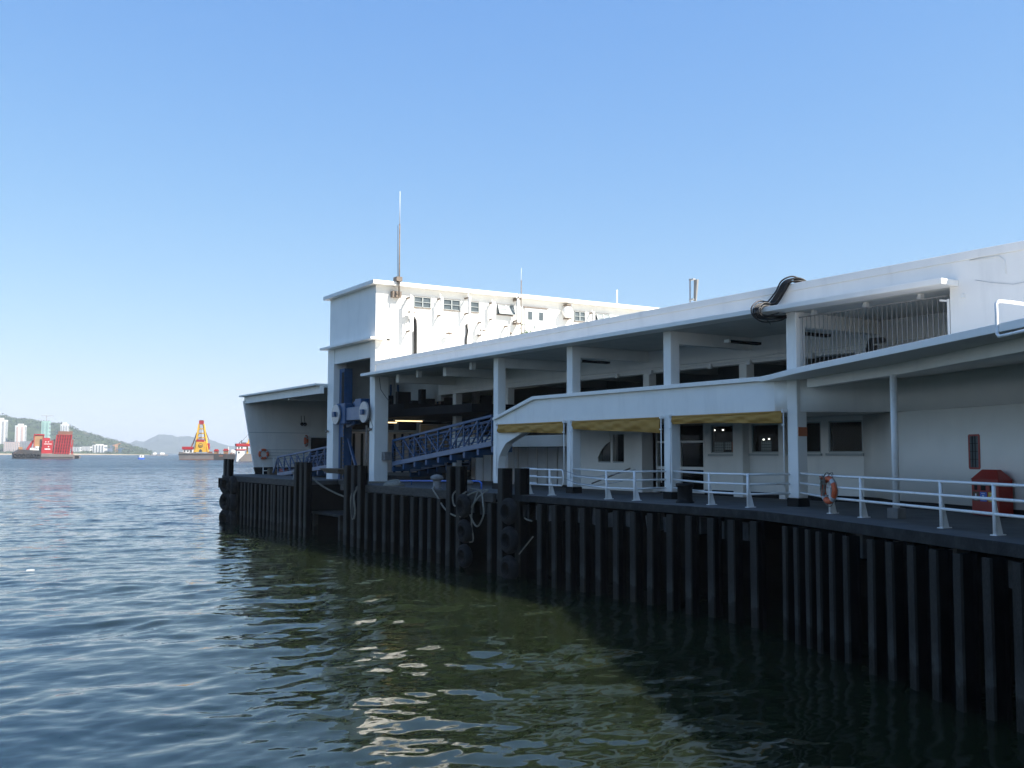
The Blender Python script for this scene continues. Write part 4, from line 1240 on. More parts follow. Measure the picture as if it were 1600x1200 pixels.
# heaps of old rope on the berth edge
tag(MB().lathe([(.55, 0), (.5, .1), (.33, .2), (.14, .26), (.02, .27)], (21.1, 44.9, DECK), 18).build('rope_heap', 'rope', org=(21.1, 44.9, DECK)), 'grey heap of coiled rope right of the column with the grey box', 'rope')

# ------------------------------------------------------------------ lifebuoys
def lifebuoy(c, Rr, rr, axis, label, rz=0.0, lines=True):
    r = empty('lifebuoy', c, label, 'lifebuoy')
    MB().torus(c, Rr, rr, axis, 36, 12).build('ring', 'orange', r)
    b = MB()
    for k in range(4):
        t0 = math.pi / 4 + k * math.pi / 2
        n, m = 5, 12
        vs, fs = [], []
        for i in range(n):
            t = t0 + (i / (n - 1) - .5) * .36
            for j in range(m):
                p_ = 2 * math.pi * j / m
                q = Rr + (rr + .004) * math.cos(p_); h = (rr + .004) * math.sin(p_)
                v = (h, q * math.cos(t), q * math.sin(t)) if axis == 'x' else (q * math.cos(t), h, q * math.sin(t))
                vs.append((c[0] + v[0], c[1] + v[1], c[2] + v[2]))
        fs = [(i * m + j, (i + 1) * m + j, (i + 1) * m + (j + 1) % m, i * m + (j + 1) % m) for i in range(n - 1) for j in range(m)]
        b.add(vs, fs, True)
    b.build('reflective_band', 'tapewhite', r)
    if lines:
        b = MB()
        for k in range(4):
            t0 = math.pi / 4 + k * math.pi / 2
            pts = []
            for i in range(9):
                t = t0 + i / 8 * math.pi / 2
                q = Rr + rr + .012 + .05 * math.sin(math.pi * i / 8)
                v = (-.02 * math.sin(i), q * math.cos(t), q * math.sin(t)) if axis == 'x' else (q * math.cos(t), -.02 * math.sin(i), q * math.sin(t))
                pts.append((c[0] + v[0], c[1] + v[1], c[2] + v[2]))
            b.tube(pts, .010, 5)
        b.build('grab_line', 'rope', r)
    if rz:
        r.rotation_euler[2] = rz
    return r
lb = lifebuoy((0, 0, 0), .30, .075, 'x', 'faded orange lifebuoy with coiled line hung on the near white railing')
rng = random.Random(3)
b = MB(); pts = []
for i in range(60):
    t = i * .55
    pts.append((-.10 + .03 * math.sin(i * 1.3), .13 + .10 * math.cos(t) + rng.uniform(-.02, .02), .16 + .20 * math.sin(t) - .002 * i + rng.uniform(-.03, .03)))
b.tube(pts, .011, 5)
b.build('throw_line', 'rope', lb)
b = MB(); pts = [(-.08 + rng.uniform(-.05, .05), .22 + rng.uniform(-.11, .11), .32 + rng.uniform(-.09, .06)) for i in range(26)]
b.tube(pts, .014, 5); b.build('orange_line', 'orange', lb)
b = MB()
for y in (-.09, .14):
    b.tube([(.08, y, .40), (.06, y, .46), (.0, y, .45), (-.05, y, .38), (-.09, y, .34)], .009, 5)
b.build('hook', 'cable', lb)
lb.location = (21.30, 18.43, -.94); lb.rotation_euler[2] = -.35
lifebuoy((24.37, 74.82, -.06), .32, .09, 'y', 'orange lifebuoy hung facing the quay on the far white end wall above the small ladder', lines=False)
lb2 = lifebuoy((0, 0, 0), .36, .10, 'y', 'orange lifebuoy seen almost edge on beside the far doorway', lines=False)
lb2.location = (27.62, 74.6, .96); lb2.rotation_euler[2] = 1.0
lb2.scale = (1, 1, 1)

# ------------------------------------------------------------------ red recycling bin
bn = empty('recycling_bin', (0, 0, 0), 'red three slot recycling bin with gabled lid standing by the curved white wall', 'bin')
hw, hd, hb, ht = .54, .20, .93, 1.19
MB().box(-hw, hw, -hd, hd, .02, hb).build('body', 'redpaint', bn, .012)
MB().add([(-hw - .02, -hd - .02, hb), (hw + .02, -hd - .02, hb), (hw + .02, hd + .02, hb), (-hw - .02, hd + .02, hb),
          (-hw + .24, -.06, ht), (hw - .24, -.06, ht), (hw - .24, .06, ht), (-hw + .24, .06, ht)],
         [(0, 3, 2, 1), (4, 5, 6, 7), (0, 1, 5, 4), (1, 2, 6, 5), (2, 3, 7, 6), (3, 0, 4, 7)]).build('lid', 'redpaint', bn, .01)
for x, w_, mname in ((-.36, .10, 'bin_brown'), (-.06, .16, 'bin_blue'), (.27, .12, 'bin_yellow')):
    s_ = MB().box(x - w_ * .6, x + w_ * .6, -hd - .006, -hd + .05, .66, .86).build('slot', 'black', bn)
    l_ = MB().box(x - .13, x + .13, -hd - .008, -hd + .01, .38, .62).build('slot_label', mname, bn)
    mk = MB()
    if mname == 'bin_brown':
        mk.box(x - .03, x + .03, -hd - .011, -hd - .0085, .46, .57).box(x - .06, x + .06, -hd - .011, -hd - .0085, .405, .42)
    elif mname == 'bin_blue':
        mk.box(x - .07, x + .07, -hd - .011, -hd - .0085, .575, .59).box(x - .035, x + .035, -hd - .011, -hd - .0085, .46, .54).box(x - .07, x + .07, -hd - .011, -hd - .0085, .41, .425)
    else:
        mk.lathe([(.035, -.0025), (.035, 0)], (x, -hd - .0085, .50), 12, 'y').box(x - .07, x + .07, -hd - .011, -hd - .0085, .41, .425).box(x - .07, x + .07, -hd - .011, -hd - .0085, .575, .59)
    mk.build('pictogram', 'offwhite', l_)
bn.location = (24.09, 15.59, DECK + .0)
bn.rotation_euler[2] = math.atan2(wd.y, wd.x) + math.pi + .0

# ------------------------------------------------------------------ gangways
def gangway(name, xa, xb, y0, zt0, y1, zt1, hh, bays, label, rails=5, end_slope=0.0, m_low='blue_pale'):
    r = empty(name, ((xa + xb) / 2, (y0 + y1) / 2, (zt0 + zt1) / 2 - hh), label, 'gangway')
    def top(t): return y0 + (y1 - y0) * t, zt0 + (zt1 - zt0) * t
    for x in (xa, xb):
        a, b_ = top(0), top(1)
        MB().bar((x, a[0], a[1]), (x, b_[0], b_[1]), .13, .13).build('top_chord', 'blue', r, .02)
        MB().bar((x, a[0], a[1] - hh), (x, b_[0], b_[1] - hh), .12, .24).build('bottom_chord', m_low, r)
        for k in range(bays + 1):
            y, z = top(k / bays)
            MB().bar((x, y, z - hh + .1), (x, y, z - .05), .08, .08).build('upright', 'blue', r)
            if k < bays:
                y2, z2 = top((k + 1) / bays)
                if k >= bays * .45: p, q = (x, y, z - hh + .12), (x, y2, z2 - .06)
                else: p, q = (x, y, z - .06), (x, y2, z2 - hh + .12)
                MB().bar(p, q, .065, .065).build('diagonal', 'blue', r)
        b = MB()
        for k in range(1, rails + 1):
            dz = hh * k / (rails + 1)
            b.tube([(x, a[0], a[1] - dz), (x, b_[0], b_[1] - dz)], .018, 5)
        b.build('guard_rail', 'blue', r)
        if end_slope:
            MB().bar((x, b_[0], b_[1]), (x, b_[0] + end_slope, b_[1] - hh + .1), .12, .12).build('end_strut', 'blue', r)
    a, b_ = top(0), top(1)
    MB().bar(((xa + xb) / 2, a[0], a[1] - hh - .04), ((xa + xb) / 2, b_[0], b_[1] - hh - .04), xb - xa - .14, .06).build('walkway', 'dark', r)
    for k in range(bays + 1):
        y, z = top(k / bays)
        MB().box(xa, xb, y - .10, y + .10, z - hh - .42, z - hh - .14).build('cross_member', 'blue', r)
    return r
gangway('gangway', 24.45, 25.5, 41.2, 1.79, 52.2, .72, 1.3, 8, 'long blue truss gangway sloping up to the white haunched column')
gangway('gangway', 24.2, 26.4, 60.6, .46, 71.0, -.27, 1.25, 8, 'blue truss gangway sloping down to the far end under the lifebuoys', end_slope=1.0)
gangway('gangway', 28.4, 30.0, 53.2, .35, 58.0, -.15, .9, 4, 'short blue gangway seen in the berth between the blue lifting post and the column', rails=3)
# low blue hand rail on the berth behind the bollards
r = empty('hand_rail', (22.5, 40, -1.4), 'low bright blue pipe barrier on the berth behind the pale bollard', 'railing')
MB().tube([(22.6, 47.5, -1.40), (22.6, 39.2, -1.22), (22.6, 39.0, -1.3), (22.6, 39.0, DECK)], .04, 8).build('rail', mat('bright_blue_paint', (.04, .15, .55), .4, .1), r)
b = MB()
for y in (46, 43.5, 41.2):
    b.tube([(22.6, y, DECK), (22.6, y, -1.27)], .03, 6)
b.build('post', 'blue', r)

# ------------------------------------------------------------------ lifting frame of the ramp berth
lf = empty('ramp_lifting_frame', (23.6, 56, DECK), 'tall blue lifting frame with white discs between the two columns of the end block', 'lifting frame')
P2 = lambda n, mb, m, bv=0.0, par=None: mb.build(n, m, par or lf, bv)
P2('lift_post', MB().box(23.75, 24.3, 57.75, 58.52, -6, 5.2), 'blue', .02)
P2('lift_post', MB().box(23.75, 24.3, 53.2, 53.8, -6, 5.2), 'blue', .02)
P2('chain_slot', MB().box(23.72, 23.748, 57.76, 58.08, 2.6, 4.95).box(23.72, 23.748, 57.9, 58.15, -4.5, 1.0), 'black')
P2('cross_head', MB().box(23.35, 24.2, 53.5, 57.2, 1.95, 2.72), 'blue_pale', .03)
P2('head_box', MB().box(23.25, 24.3, 56.4, 57.75, 1.75, 3.0), 'blue', .05)
P2('motor', MB().box(23.5, 24.1, 54.6, 55.5, 2.725, 3.2).lathe([(.18, -.5), (.2, 0), (.12, .3)], (23.8, 55.9, 2.95), 12, 'y'), 'blue', .03)
for y in (57.5, 53.3):
    dsc = P2('sheave_disc', MB().lathe([(.60, -.10), (.60, .02)], (23.2, y, 2.35), 32, 'x'), 'steel')
    P2('hub', MB().box(22.94, 23.09, y - .17, y + .17, 2.2, 2.5), 'blue', .02, dsc)
P2('brace', MB().bar((23.8, 57.2, 1.7), (23.8, 56.0, 1.9), .2, .3).bar((24.0, 57.6, .9), (24.0, 56.4, -.7), .14, .14), 'blue')
rc = MB()
for k in range(26):
    rc.box(23.66, 23.70, 57.55 + .05 * (k % 2), 57.63 + .05 * (k % 2), 1.5 - k * .22, 1.64 - k * .22)
P2('lifting_chain', rc, 'brown')
P2('drain_pipe', MB().tube([(23.33, 53.32, 1.6), (23.33, 53.32, -1.5)], .06, 8), 'brown')
P2('tray', MB().add([(21.6, 53.3, -.86), (22.7, 53.3, -.86), (22.7, 56.2, -.86), (21.6, 56.2, -.86), (21.7, 53.5, -1.12), (22.7, 53.5, -1.2), (22.7, 55.4, -1.2), (21.7, 55.3, -1.12)], [(0, 1, 2, 3), (7, 6, 5, 4), (0, 4, 5, 1), (1, 5, 6, 2), (2, 6, 7, 3), (3, 7, 4, 0)]), 'wood', .02)
P2('tray_arm', MB().bar((22.7, 54.6, -1.0), (23.8, 56.5, -1.0), .15, .15).bar((22.7, 56, -1.0), (23.8, 57.9, -1.0), .15, .15), 'blue')
# ------------------------------------------------------------------ small things on the far landing
r = empty('ladder', (24.2, 74.2, DECK), 'small white steel ladder standing below the far lifebuoy', 'ladder')
b = MB().bar((24.15, 74.2, DECK), (24.15, 74.2, -.75), .06, .06).bar((24.95, 74.2, DECK), (24.95, 74.2, -.35), .06, .06)
b.build('stile', 'white_metal', r)
b = MB()
for z in (-1.3, -1.0, -.75):
    b.bar((24.18, 74.2, z), (24.92, 74.2, z), .05, .05)
b.build('rung', 'white_metal', r)
r = tag(MB().box(24.3, 24.9, 73.2, 73.7, DECK, -1.15).box(24.35, 24.85, 73.25, 73.65, -1.148, -1.12).build('crate', 'wood', org=(24.6, 73.4, DECK)), 'small wooden crate on the far landing at the foot of the white ladder', 'crate')
r = tag(MB().lathe([(.28, 0), (.30, .05), (.30, .38), (.27, .42), (.02, .42)], (25.3, 73.0, DECK), 16).build('drum', 'redpaint', org=(25.3, 73.0, DECK)), 'rusty red drum on the far landing between the crate and the gangway foot', 'drum')

# ------------------------------------------------------------------ roof antennas and wall fixtures on the sunlit wall
def mast(x, y, z0, z1, rad, label, whip=None):
    r = empty('antenna_mast', (x, y, z0), label, 'antenna')
    MB().tube([(x, y, z0), (x, y, z1)], [rad, rad * .8], 8).build('pole', 'brown', r)
    if whip:
        MB().tube([(x, y, z1), (x, y, whip)], [rad * .45, rad * .3], 6).build('whip', 'weather', r)
    return r
r = mast(24.6, 51.9, 8.9, 13.1, .05, 'tall whip antenna mast at the corner of the sunlit end block', 15.0)
MB().box(24.42, 24.78, 51.85, 52.3, 9.8, 10.05).build('bracket', 'brown', r)
MB().box(24.30, 24.86, 52.1, 52.39, 8.9, 9.25).bar((24.42, 52.08, 9.0), (24.75, 52.08, 9.2), .05, .05).build('bracket', 'brown', r)
MB().tube([(24.5, 51.93, 9.6), (24.5, 51.93, 13)], .012, 5).build('cable', 'cable', r)
r = mast(32.8, 51.85, 6.7, 10.6, .035, 'middle roof antenna mast beside the double door of the sunlit wall', 11.35)
MB().box(32.55, 32.85, 51.88, 52.39, 9.42, 9.5).build('bracket', 'brown', r)
MB().box(32.5, 32.85, 51.88, 52.39, 7.9, 8.0).build('bracket', 'brown', r)
tag(MB().tube([(40.9, 52.8, 9.7), (40.9, 52.8, 10.85)], .05, 8).build('antenna_mast', 'weather', org=(40.9, 52.8, 9.7)), 'short pale mast on the right of the sunlit roof', 'antenna')
r = empty('panel_antenna', (25.0, 27.9, 5.2), 'single grey panel antenna on a post above the roof parapet against the sky', 'antenna')
MB().tube([(25.0, 27.9, 4.6), (25.0, 27.9, 6.45)], .03, 8).tube([(25.08, 27.66, 4.6), (25.08, 27.66, 5.7)], .012, 5).build('pole', 'steel', r)
MB().add([(25.05, 27.66, 5.6), (25.11, 27.66, 5.6), (25.11, 27.78, 5.6), (25.05, 27.78, 5.6), (25.04, 27.56, 6.38), (25.13, 27.56, 6.38), (25.13, 27.74, 6.38), (25.04, 27.74, 6.38)], [(0, 3, 2, 1), (4, 5, 6, 7), (0, 1, 5, 4), (1, 2, 6, 5), (2, 3, 7, 6), (3, 0, 4, 7)]).build('panel', 'bar_grey', r, .01)
MB().box(24.97, 25.1, 27.7, 27.93, 6.38, 6.43).box(24.97, 25.1, 27.7, 27.93, 5.64, 5.69).build('bracket', 'steel', r)
GP = 'white panel antennas on the sunlit wall'
def wall_panel(x, z0, z1, w_, so_, label, arm=True, pole=(0, 0)):
    r = empty('panel_antenna', (x, 52.4 - so_, z0), label, 'antenna', GP)
    y = 52.4 - so_
    MB().box(x - w_ / 2, x + w_ / 2, y - .10, y, z0, z1).build('panel', 'weather', r, .02)
    MB().tube([(x - .02, y + .08, z0 - .25 - pole[0]), (x - .02, y + .08, z1 + .12 + pole[1])], .03, 8).build('pole', 'weather', r)
    MB().box(x - .06, x + .06, y + .05, 52.395, z0 + .02, z0 + .10).box(x - .06, x + .06, y + .05, 52.395, z1 - .1, z1 - .02).build('bracket', 'brown', r)
    return r
wall_panel(25.36, 6.95, 9.0, .22, .55, 'largest white panel antenna, left of the first window, above the black conduit')
wall_panel(27.36, 8.0, 9.1, .16, .42, 'white panel antenna between the first and second windows', pole=(1.6, .1))
wall_panel(29.18, 8.25, 9.3, .14, .50, 'white panel antenna just left of the single pane window', pole=(.4, .2))
wall_panel(30.92, 8.05, 9.15, .22, .35, 'white panel antenna between the single pane window and the open casements', pole=(1.4, .0))
wall_panel(30.1, 7.0, 7.9, .12, .40, 'low white panel antenna below the single pane window', pole=(.6, .2))
wall_panel(31.95, 6.7, 7.8, .12, .42, 'low white panel antenna below the open casements')
wall_panel(32.6, 8.05, 9.45, .12, .45, 'slim white panel antenna right of the open casements, against the mast')
wall_panel(38.4, 8.4, 9.1, .12, .35, 'small white panel antenna between the last two visible windows')
r = empty('dish_antenna', (36.5, 52, 8.2), 'round white drum antenna with its pole at the right of the double door', 'antenna', GP)
MB().lathe([(.30, -.12), (.33, 0), (.33, .16), (.05, .22)], (36.35, 51.95, 8.95), 24, 'y').build('drum', 'weather', r)
MB().tube([(36.66, 52.0, 7.2), (36.66, 52.0, 9.45)], .035, 8).build('pole', 'steel', r)
MB().box(36.3, 36.7, 52.0, 52.395, 9.36, 9.44).box(36.3, 36.7, 52.0, 52.395, 8.5, 8.58).build('bracket', 'brown', r)
def lamp(x, z, label, s=1.0, stem=.4):
    r = empty('wall_lamp', (x, 52.3, z), label, 'lamp', 'rusty disc lamps on the sunlit wall')
    MB().lathe([(.22 * s, -.02), (.22 * s, .02), (.08 * s, .08)], (x, 52.05, z), 16).build('shade', 'brown', r)
    MB().tube([(x, 52.05, z), (x, 52.05, z - stem), (x, 52.39, z - stem)], .03, 6).build('stem', 'steel', r)
lamp(25.46, 8.1, 'rusty disc lamp above the black conduit on the sunlit wall')
lamp(27.93, 7.02, 'rusty disc lamp below the second window of the sunlit wall', .9, .12)
lamp(30.2, 7.35, 'rusty disc lamp below the single pane window of the sunlit wall', .9, .9)
lamp(32.15, 7.3, 'small rusty disc lamp below the open casements of the sunlit wall', .5, .5)
tag(MB().tube([(25.62, 52.3, 7.75), (25.72, 52.28, 7.85), (25.82, 52.28, 7.7), (25.85, 52.28, 7.3), (25.86, 52.28, 4.7)], .10, 8).build('cable_conduit', 'cable', org=(25.8, 52.3, 6)), 'thick black cable conduit running down the sunlit wall below the first window', 'conduit')
tag(MB().tube([(29.25, 52.32, 7.7), (29.3, 52.3, 7.3), (29.22, 52.32, 6.8), (29.22, 52.32, 4.7)], .06, 8).build('cable_conduit', 'cable', org=(29.2, 52.3, 6)), 'thin dark cable bundle running down the sunlit wall below the third antenna', 'conduit')
tag(MB().tube([(27.33, 52.36, 7.8), (27.33, 52.36, 4.7)], .025, 6).build('pipe', 'weather', org=(27.3, 52.3, 6)), 'thin white pipe dropping from the panel antenna between the first two windows', 'pipe')
# weed growing on the roof by the door
rng = random.Random(12)
pl = MB()
for k in range(46):
    c = Vector((33.15 + rng.gauss(0, .20), 51.9 + rng.gauss(0, .10), 7.15 + abs(rng.gauss(0, .32))))
    a = Vector((rng.gauss(0, 1), rng.gauss(0, 1), rng.gauss(0, 1))).normalized() * .09
    b_ = a.orthogonal().normalized() * .05
    pl.add([c - a, c + b_, c + a, c - b_], [(0, 1, 2, 3)])
for k in range(7):
    pl.tube([(33.15, 51.9, 6.2), (33.15 + rng.gauss(0, .2), 51.9, 7.4)], .01, 4)
tag(pl.build('roof_plant', 'leaf', org=(33.15, 51.9, 6.5)), 'small green weed growing on the roof beside the antenna mast', 'plant')

# ------------------------------------------------------------------ black cable bundle over the parapet
cb = empty('cable_bundle', (23.2, 21.9, 4.6), 'thick bundle of black cables bent over the white roof parapet and under the eave', 'cable bundle')
for k in range(9):
    a = (k % 4) * .075; q = (k // 4) * .08
    y = 22.2 - a
    pts = [(24.3, y - .9, 4.66 + q), (23.9, y - .78, 4.9 + q), (23.74, y - .70, 5.2 + q), (23.5, y - .58, 5.29 + q), (23.33 - q * .8, y - .45, 5.22 + q * .5), (23.28 - q, y - .3, 5.0), (23.25 - q, y - .08, 4.72 + q * .4), (23.08 - q * .3, y, 4.54 + q),
           (22.74 - q * .2, y + .03, 4.54 + q), (22.60 - q, y + .03, 4.46 + q * .4), (22.54 - q, y + .02, 4.37), (22.58 - q * .8, y, 4.26 - q * .3), (22.74, y - .05, 4.22 - q), (23.1, y - .15, 4.23 - q), (23.5, y - .22, 4.25 - q * .5), (23.72, y - .24, 4.36)]
    P_ = [Vector(p) for p in pts]; out = []
    for i in range(len(P_) - 1):
        aa, bb, cc, dd = P_[max(i - 1, 0)], P_[i], P_[i + 1], P_[min(i + 2, len(P_) - 1)]
        for s_ in range(5):
            t = s_ / 5
            out.append(.5 * ((2 * bb) + (cc - aa) * t + (2 * aa - 5 * bb + 4 * cc - dd) * t * t + (3 * bb - aa - 3 * cc + dd) * t ** 3))
    MB().tube(out, .025, 8).build('cable', 'cable', cb)
tag(MB().tube([(24.2, 23.2, 4.2), (22.9, 22.2, 4.24), (22.8, 21.5, 4.25)], .02, 5).build('loose_cable', 'cable', org=(23, 22, 4.2)), 'single loose cable under the eave beside the black cable bundle', 'cable')

# ------------------------------------------------------------------ vessels
def vessel(name, px, depth, label, cat, turn=0.0, group=None):
    x, y, rz = frame_at(px, depth)
    r = empty(name, (0, 0, 0), label, cat, group)
    return r, (x, y, WATER), rz + turn
def place(r, loc, rz):
    r.location = loc; r.rotation_euler[2] = rz
vm = lambda n, c, **k: mat(n, c, .55, .12, .3, **k)
V_red = vm('barge_red', (0.38, 0.008, 0.012), dirt=(.30, .06, .04), dirt_amt=.5, dirt_scale=.3)
V_red_shade = vm('barge_red_recess_shade', (0.10, 0.008, 0.008))  # red darkened to paint the shade between the ramp ribs
V_rust = vm('barge_rust', (0.20, 0.085, 0.05), dirt=(.08, .04, .03), dirt_amt=.8, dirt_scale=.3)
V_hull = vm('barge_hull', (0.035, 0.033, 0.033), dirt=(.16, .08, .05), dirt_amt=.7, dirt_scale=.2)
V_deck = vm('barge_deck_grey', (0.17, 0.15, 0.14), dirt=(.20, .10, .06), dirt_amt=.6, dirt_scale=.3)
V_tan = vm('barge_tan', (0.36, 0.20, 0.09))
V_yel = vm('crane_yellow', (0.68, 0.38, 0.02), dirt=(.3, .15, .04), dirt_amt=.4, dirt_scale=.4)
V_wht = vm('ship_white', (0.72, 0.71, 0.68), dirt=(.4, .25, .15), dirt_amt=.4, dirt_scale=.4)
V_glass = vm('ship_glass', (0.03, 0.035, 0.04))
V_blue = vm('boat_blue', (0.02, 0.10, 0.50))
# --- red landing barge
s = 0.15 / 1580 * 806                                # metres per measured unit
r, loc, rz = vessel('landing_barge', 75, 806, 'red landing barge with its great gridded bow ramp raised, left part of the bay', 'barge', .12)
X_ = lambda u: (u - 500) * s
Z_ = lambda v: (672 - v) * s
mb = MB().yprism([(X_(185), Z_(690)), (X_(430), Z_(690)), (X_(440), Z_(600)), (X_(430), Z_(588)), (X_(235), Z_(576)), (X_(180), Z_(612))], -6, 6)
mb.build('stern_hull', V_hull, r)
MB().yprism([(X_(430), Z_(690)), (X_(790), Z_(690)), (X_(822), Z_(655)), (X_(800), Z_(636)), (X_(740), Z_(628)), (X_(440), Z_(618))], -6.5, 6.5).build('hull', V_deck, r)
MB().box(X_(430), X_(740), -6.8, -6.5, Z_(652), Z_(664)).build('rubbing_strake', V_hull, r)
for u in (200, 240, 275, 320, 345, 375):
    MB().torus((X_(u), -6.3, Z_(640)), 1.2, .5, 'y', 16, 8).build('tyre_fender', 'rubber', r)
MB().torus((X_(410), -6.9, Z_(645)), 1.3, .6, 'y', 18, 8).build('tyre_fender', 'rubber', r)
MB().yprism([(X_(760), Z_(668)), (X_(800), Z_(668)), (X_(800), Z_(640)), (X_(760), Z_(640))], -6.9, -6.45).build('bow_fender', 'rubber', r)
# ramp
def ru(u, v): return u + (645 - v) * .115
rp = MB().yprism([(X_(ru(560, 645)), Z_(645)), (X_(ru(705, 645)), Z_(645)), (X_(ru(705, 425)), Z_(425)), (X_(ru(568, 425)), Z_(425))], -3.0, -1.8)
rp = rp.build('bow_ramp', V_red_shade, r)
b = MB()
for i in range(7):
    u = 562 + i * (143 / 6)
    b.bar((X_(ru(u, 645)), -3.4, Z_(645)), (X_(ru(u, 425)), -3.4, Z_(425)), .42, .8)
for j in range(8):
    v = 645 - j * (220 / 7)
    b.bar((X_(ru(560, v)), -3.38, Z_(v)), (X_(ru(707, v)), -3.38, Z_(v)), .74, .40)
b.build('ramp_grid', V_red, r)
MB().yprism([(X_(ru(568, 424)), Z_(424)), (X_(ru(707, 424)), Z_(424)), (X_(ru(712, 386)), Z_(386)), (X_(ru(570, 386)), Z_(386))], -3.2, -1.9).build('ramp_flap', V_rust, r)
b = MB()
for u in (556, 735):
    b.bar((X_(u), 0, Z_(640)), (X_(u + 14), 0, Z_(470)), .6, .6)
b.bar((X_(755), 0, Z_(640)), (X_(722), -1.5, Z_(500)), .5, .5)
b.build('ramp_post', V_red, r)
# wheelhouse in tiers
b = MB().box(X_(442), X_(548), -4, 4, Z_(618), Z_(556)).box(X_(447), X_(553), -3.6, 3.6, Z_(555.5), Z_(484)).box(X_(455), X_(522), -2.5, 2.5, Z_(483.5), Z_(456))
wh = b.build('wheelhouse', V_red, r)
MB().box(X_(465), X_(538), -3.75, -3.602, Z_(523), Z_(517)).box(X_(472), X_(525), -4.15, -4.003, Z_(578), Z_(567)).build('white_band', V_wht, wh)
MB().box(X_(476), X_(487), -3.7, -3.602, Z_(503), Z_(493)).box(X_(502), X_(513), -3.7, -3.602, Z_(503), Z_(493)).box(X_(504), X_(515), -3.7, -3.602, Z_(553), Z_(542)).build('wheelhouse_window', V_wht, wh)
MB().box(X_(430), X_(446), -3, 3, Z_(610), Z_(470)).build('funnel_casing', V_hull, r)
MB().yprism([(X_(372), Z_(545)), (X_(440), Z_(550)), (X_(462), Z_(428)), (X_(378), Z_(428))], -2.4, -1.6).build('stern_ramp', V_tan, r)
MB().bar((X_(370), -2.6, Z_(424)), (X_(468), -2.6, Z_(424)), .8, .9).bar((X_(372), -2.6, Z_(424)), (X_(372), -2.6, Z_(560)), .6, .6).bar((X_(466), -2.6, Z_(424)), (X_(452), -2.6, Z_(510)), .6, .6).build('stern_ramp_frame', V_red, r)
MB().bar((X_(310), -1, Z_(580)), (X_(365), -1, Z_(490)), 1.2, 1.6).bar((X_(335), 1, Z_(580)), (X_(372), 1, Z_(480)), .8, 1.0).build('stern_strut', V_red, r)
MB().box(X_(335), X_(420), -3, 1, Z_(585), Z_(560)).box(X_(385), X_(420), -3.4, 1, Z_(560), Z_(545)).build('deck_house', V_wht, r)
MB().box(X_(232), X_(270), -2, 2, Z_(585), Z_(552)).build('winch_house', V_tan, r)
b = MB()
for u in np.arange(240, 430, 22):
    b.bar((X_(u), -5.8, Z_(580)), (X_(u), -5.8, Z_(562)), .12, .12)
b.bar((X_(238), -5.8, Z_(563)), (X_(432), -5.8, Z_(566)), .12, .12)
b.build('deck_rail', V_hull, r)
place(r, loc, rz)

# --- yellow crane barge
s = 0.15 / 1580 * 727
r, loc, rz = vessel('crane_barge', 310, 727, 'crane barge with a tall yellow A frame tower topped by a red block', 'barge', -.10)
X_ = lambda u: (u - 732) * s
Z_ = lambda v: (610 - v) * s
hp = [(X_(566), Z_(630)), (X_(905), Z_(630)), (X_(930), Z_(560)), (X_(925), Z_(546)), (X_(840), Z_(540)), (X_(640), Z_(540)), (X_(556), Z_(530)), (X_(552), Z_(560))]
MB().yprism(hp, -6, 6).build('hull', V_deck, r)
MB().yprism([(X_(552), Z_(560)), (X_(930), Z_(560)), (X_(926), Z_(552)), (X_(554), Z_(550))], -6.25, -6.02).build('rubbing_strake', V_hull, r)
MB().yprism([(X_(568), Z_(640)), (X_(904), Z_(640)), (X_(908), Z_(604)), (X_(564), Z_(604))], -6.2, -6.01).build('boot_top', V_rust, r)
def leg(u0, u1, y0, y1, th): return ((X_(u0), y0, Z_(535)), (X_(u1), y1, Z_(240)), th, th)
b = MB()
for y0 in (-3.5, 3.5):
    b.bar(*leg(706, 742, y0, y0 * .35, 1.0)); b.bar(*leg(838, 786, y0, y0 * .35, 1.0))
tw = b.build('tower_leg', V_yel, r)
b = MB()
for v in (290, 337, 383, 425):
    t = (535 - v) / 295
    u0, u1, yy = 706 + 36 * t, 838 - 52 * t, 3.5 - 2.3 * t
    for y_ in (-yy, yy):
        b.bar((X_(u0), y_, Z_(v)), (X_(u1), y_, Z_(v)), .7, .8)
    b.bar((X_(u0), -yy, Z_(v)), (X_(u0), yy, Z_(v)), .5, .5); b.bar((X_(u1), -yy, Z_(v)), (X_(u1), yy, Z_(v)), .5, .5)
b.build('tower_brace', V_yel, r)
b = MB()
for u in (752, 762, 772):
    b.tube([(X_(u), -1.2, Z_(240)), (X_(u + 2), -3.5, Z_(410))], .12, 5)
b.build('hoist_cable', V_hull, r)
MB().box(X_(742), X_(788), -1.6, 1.6, Z_(245), Z_(206)).build('head_block', V_red, r)
MB().box(X_(746), X_(784), -1.4, 1.4, Z_(205.5), Z_(199)).build('head_platform', V_deck, r)
cabp = MB().yprism([(X_(712), Z_(532)), (X_(824), Z_(532)), (X_(818), Z_(426)), (X_(722), Z_(426))], -4.2, -2.0).build('machinery_house', V_yel, r)
MB().lathe([(1.55, -.12), (1.55, 0)], (X_(768), -4.25, Z_(463)), 24, 'y').build('emblem_ring', V_hull, cabp)
MB().lathe([(1.2, -.14), (1.2, 0)], (X_(768), -4.26, Z_(463)), 24, 'y').build('emblem_disc', V_yel, cabp)
MB().box(X_(756), X_(780), -4.5, -4.42, Z_(474), Z_(470)).box(X_(756), X_(780), -4.5, -4.42, Z_(463), Z_(458)).build('emblem_bar', V_hull, cabp)
MB().yprism([(X_(752), Z_(532)), (X_(784), Z_(532)), (X_(782), Z_(512)), (X_(768), Z_(500)), (X_(754), Z_(512))], -4.3, -4.203).build('doorway', V_glass, cabp)
MB().box(X_(724), X_(800), -4.0, -1, Z_(425), Z_(402)).build('winch_drum_house', V_red, r)
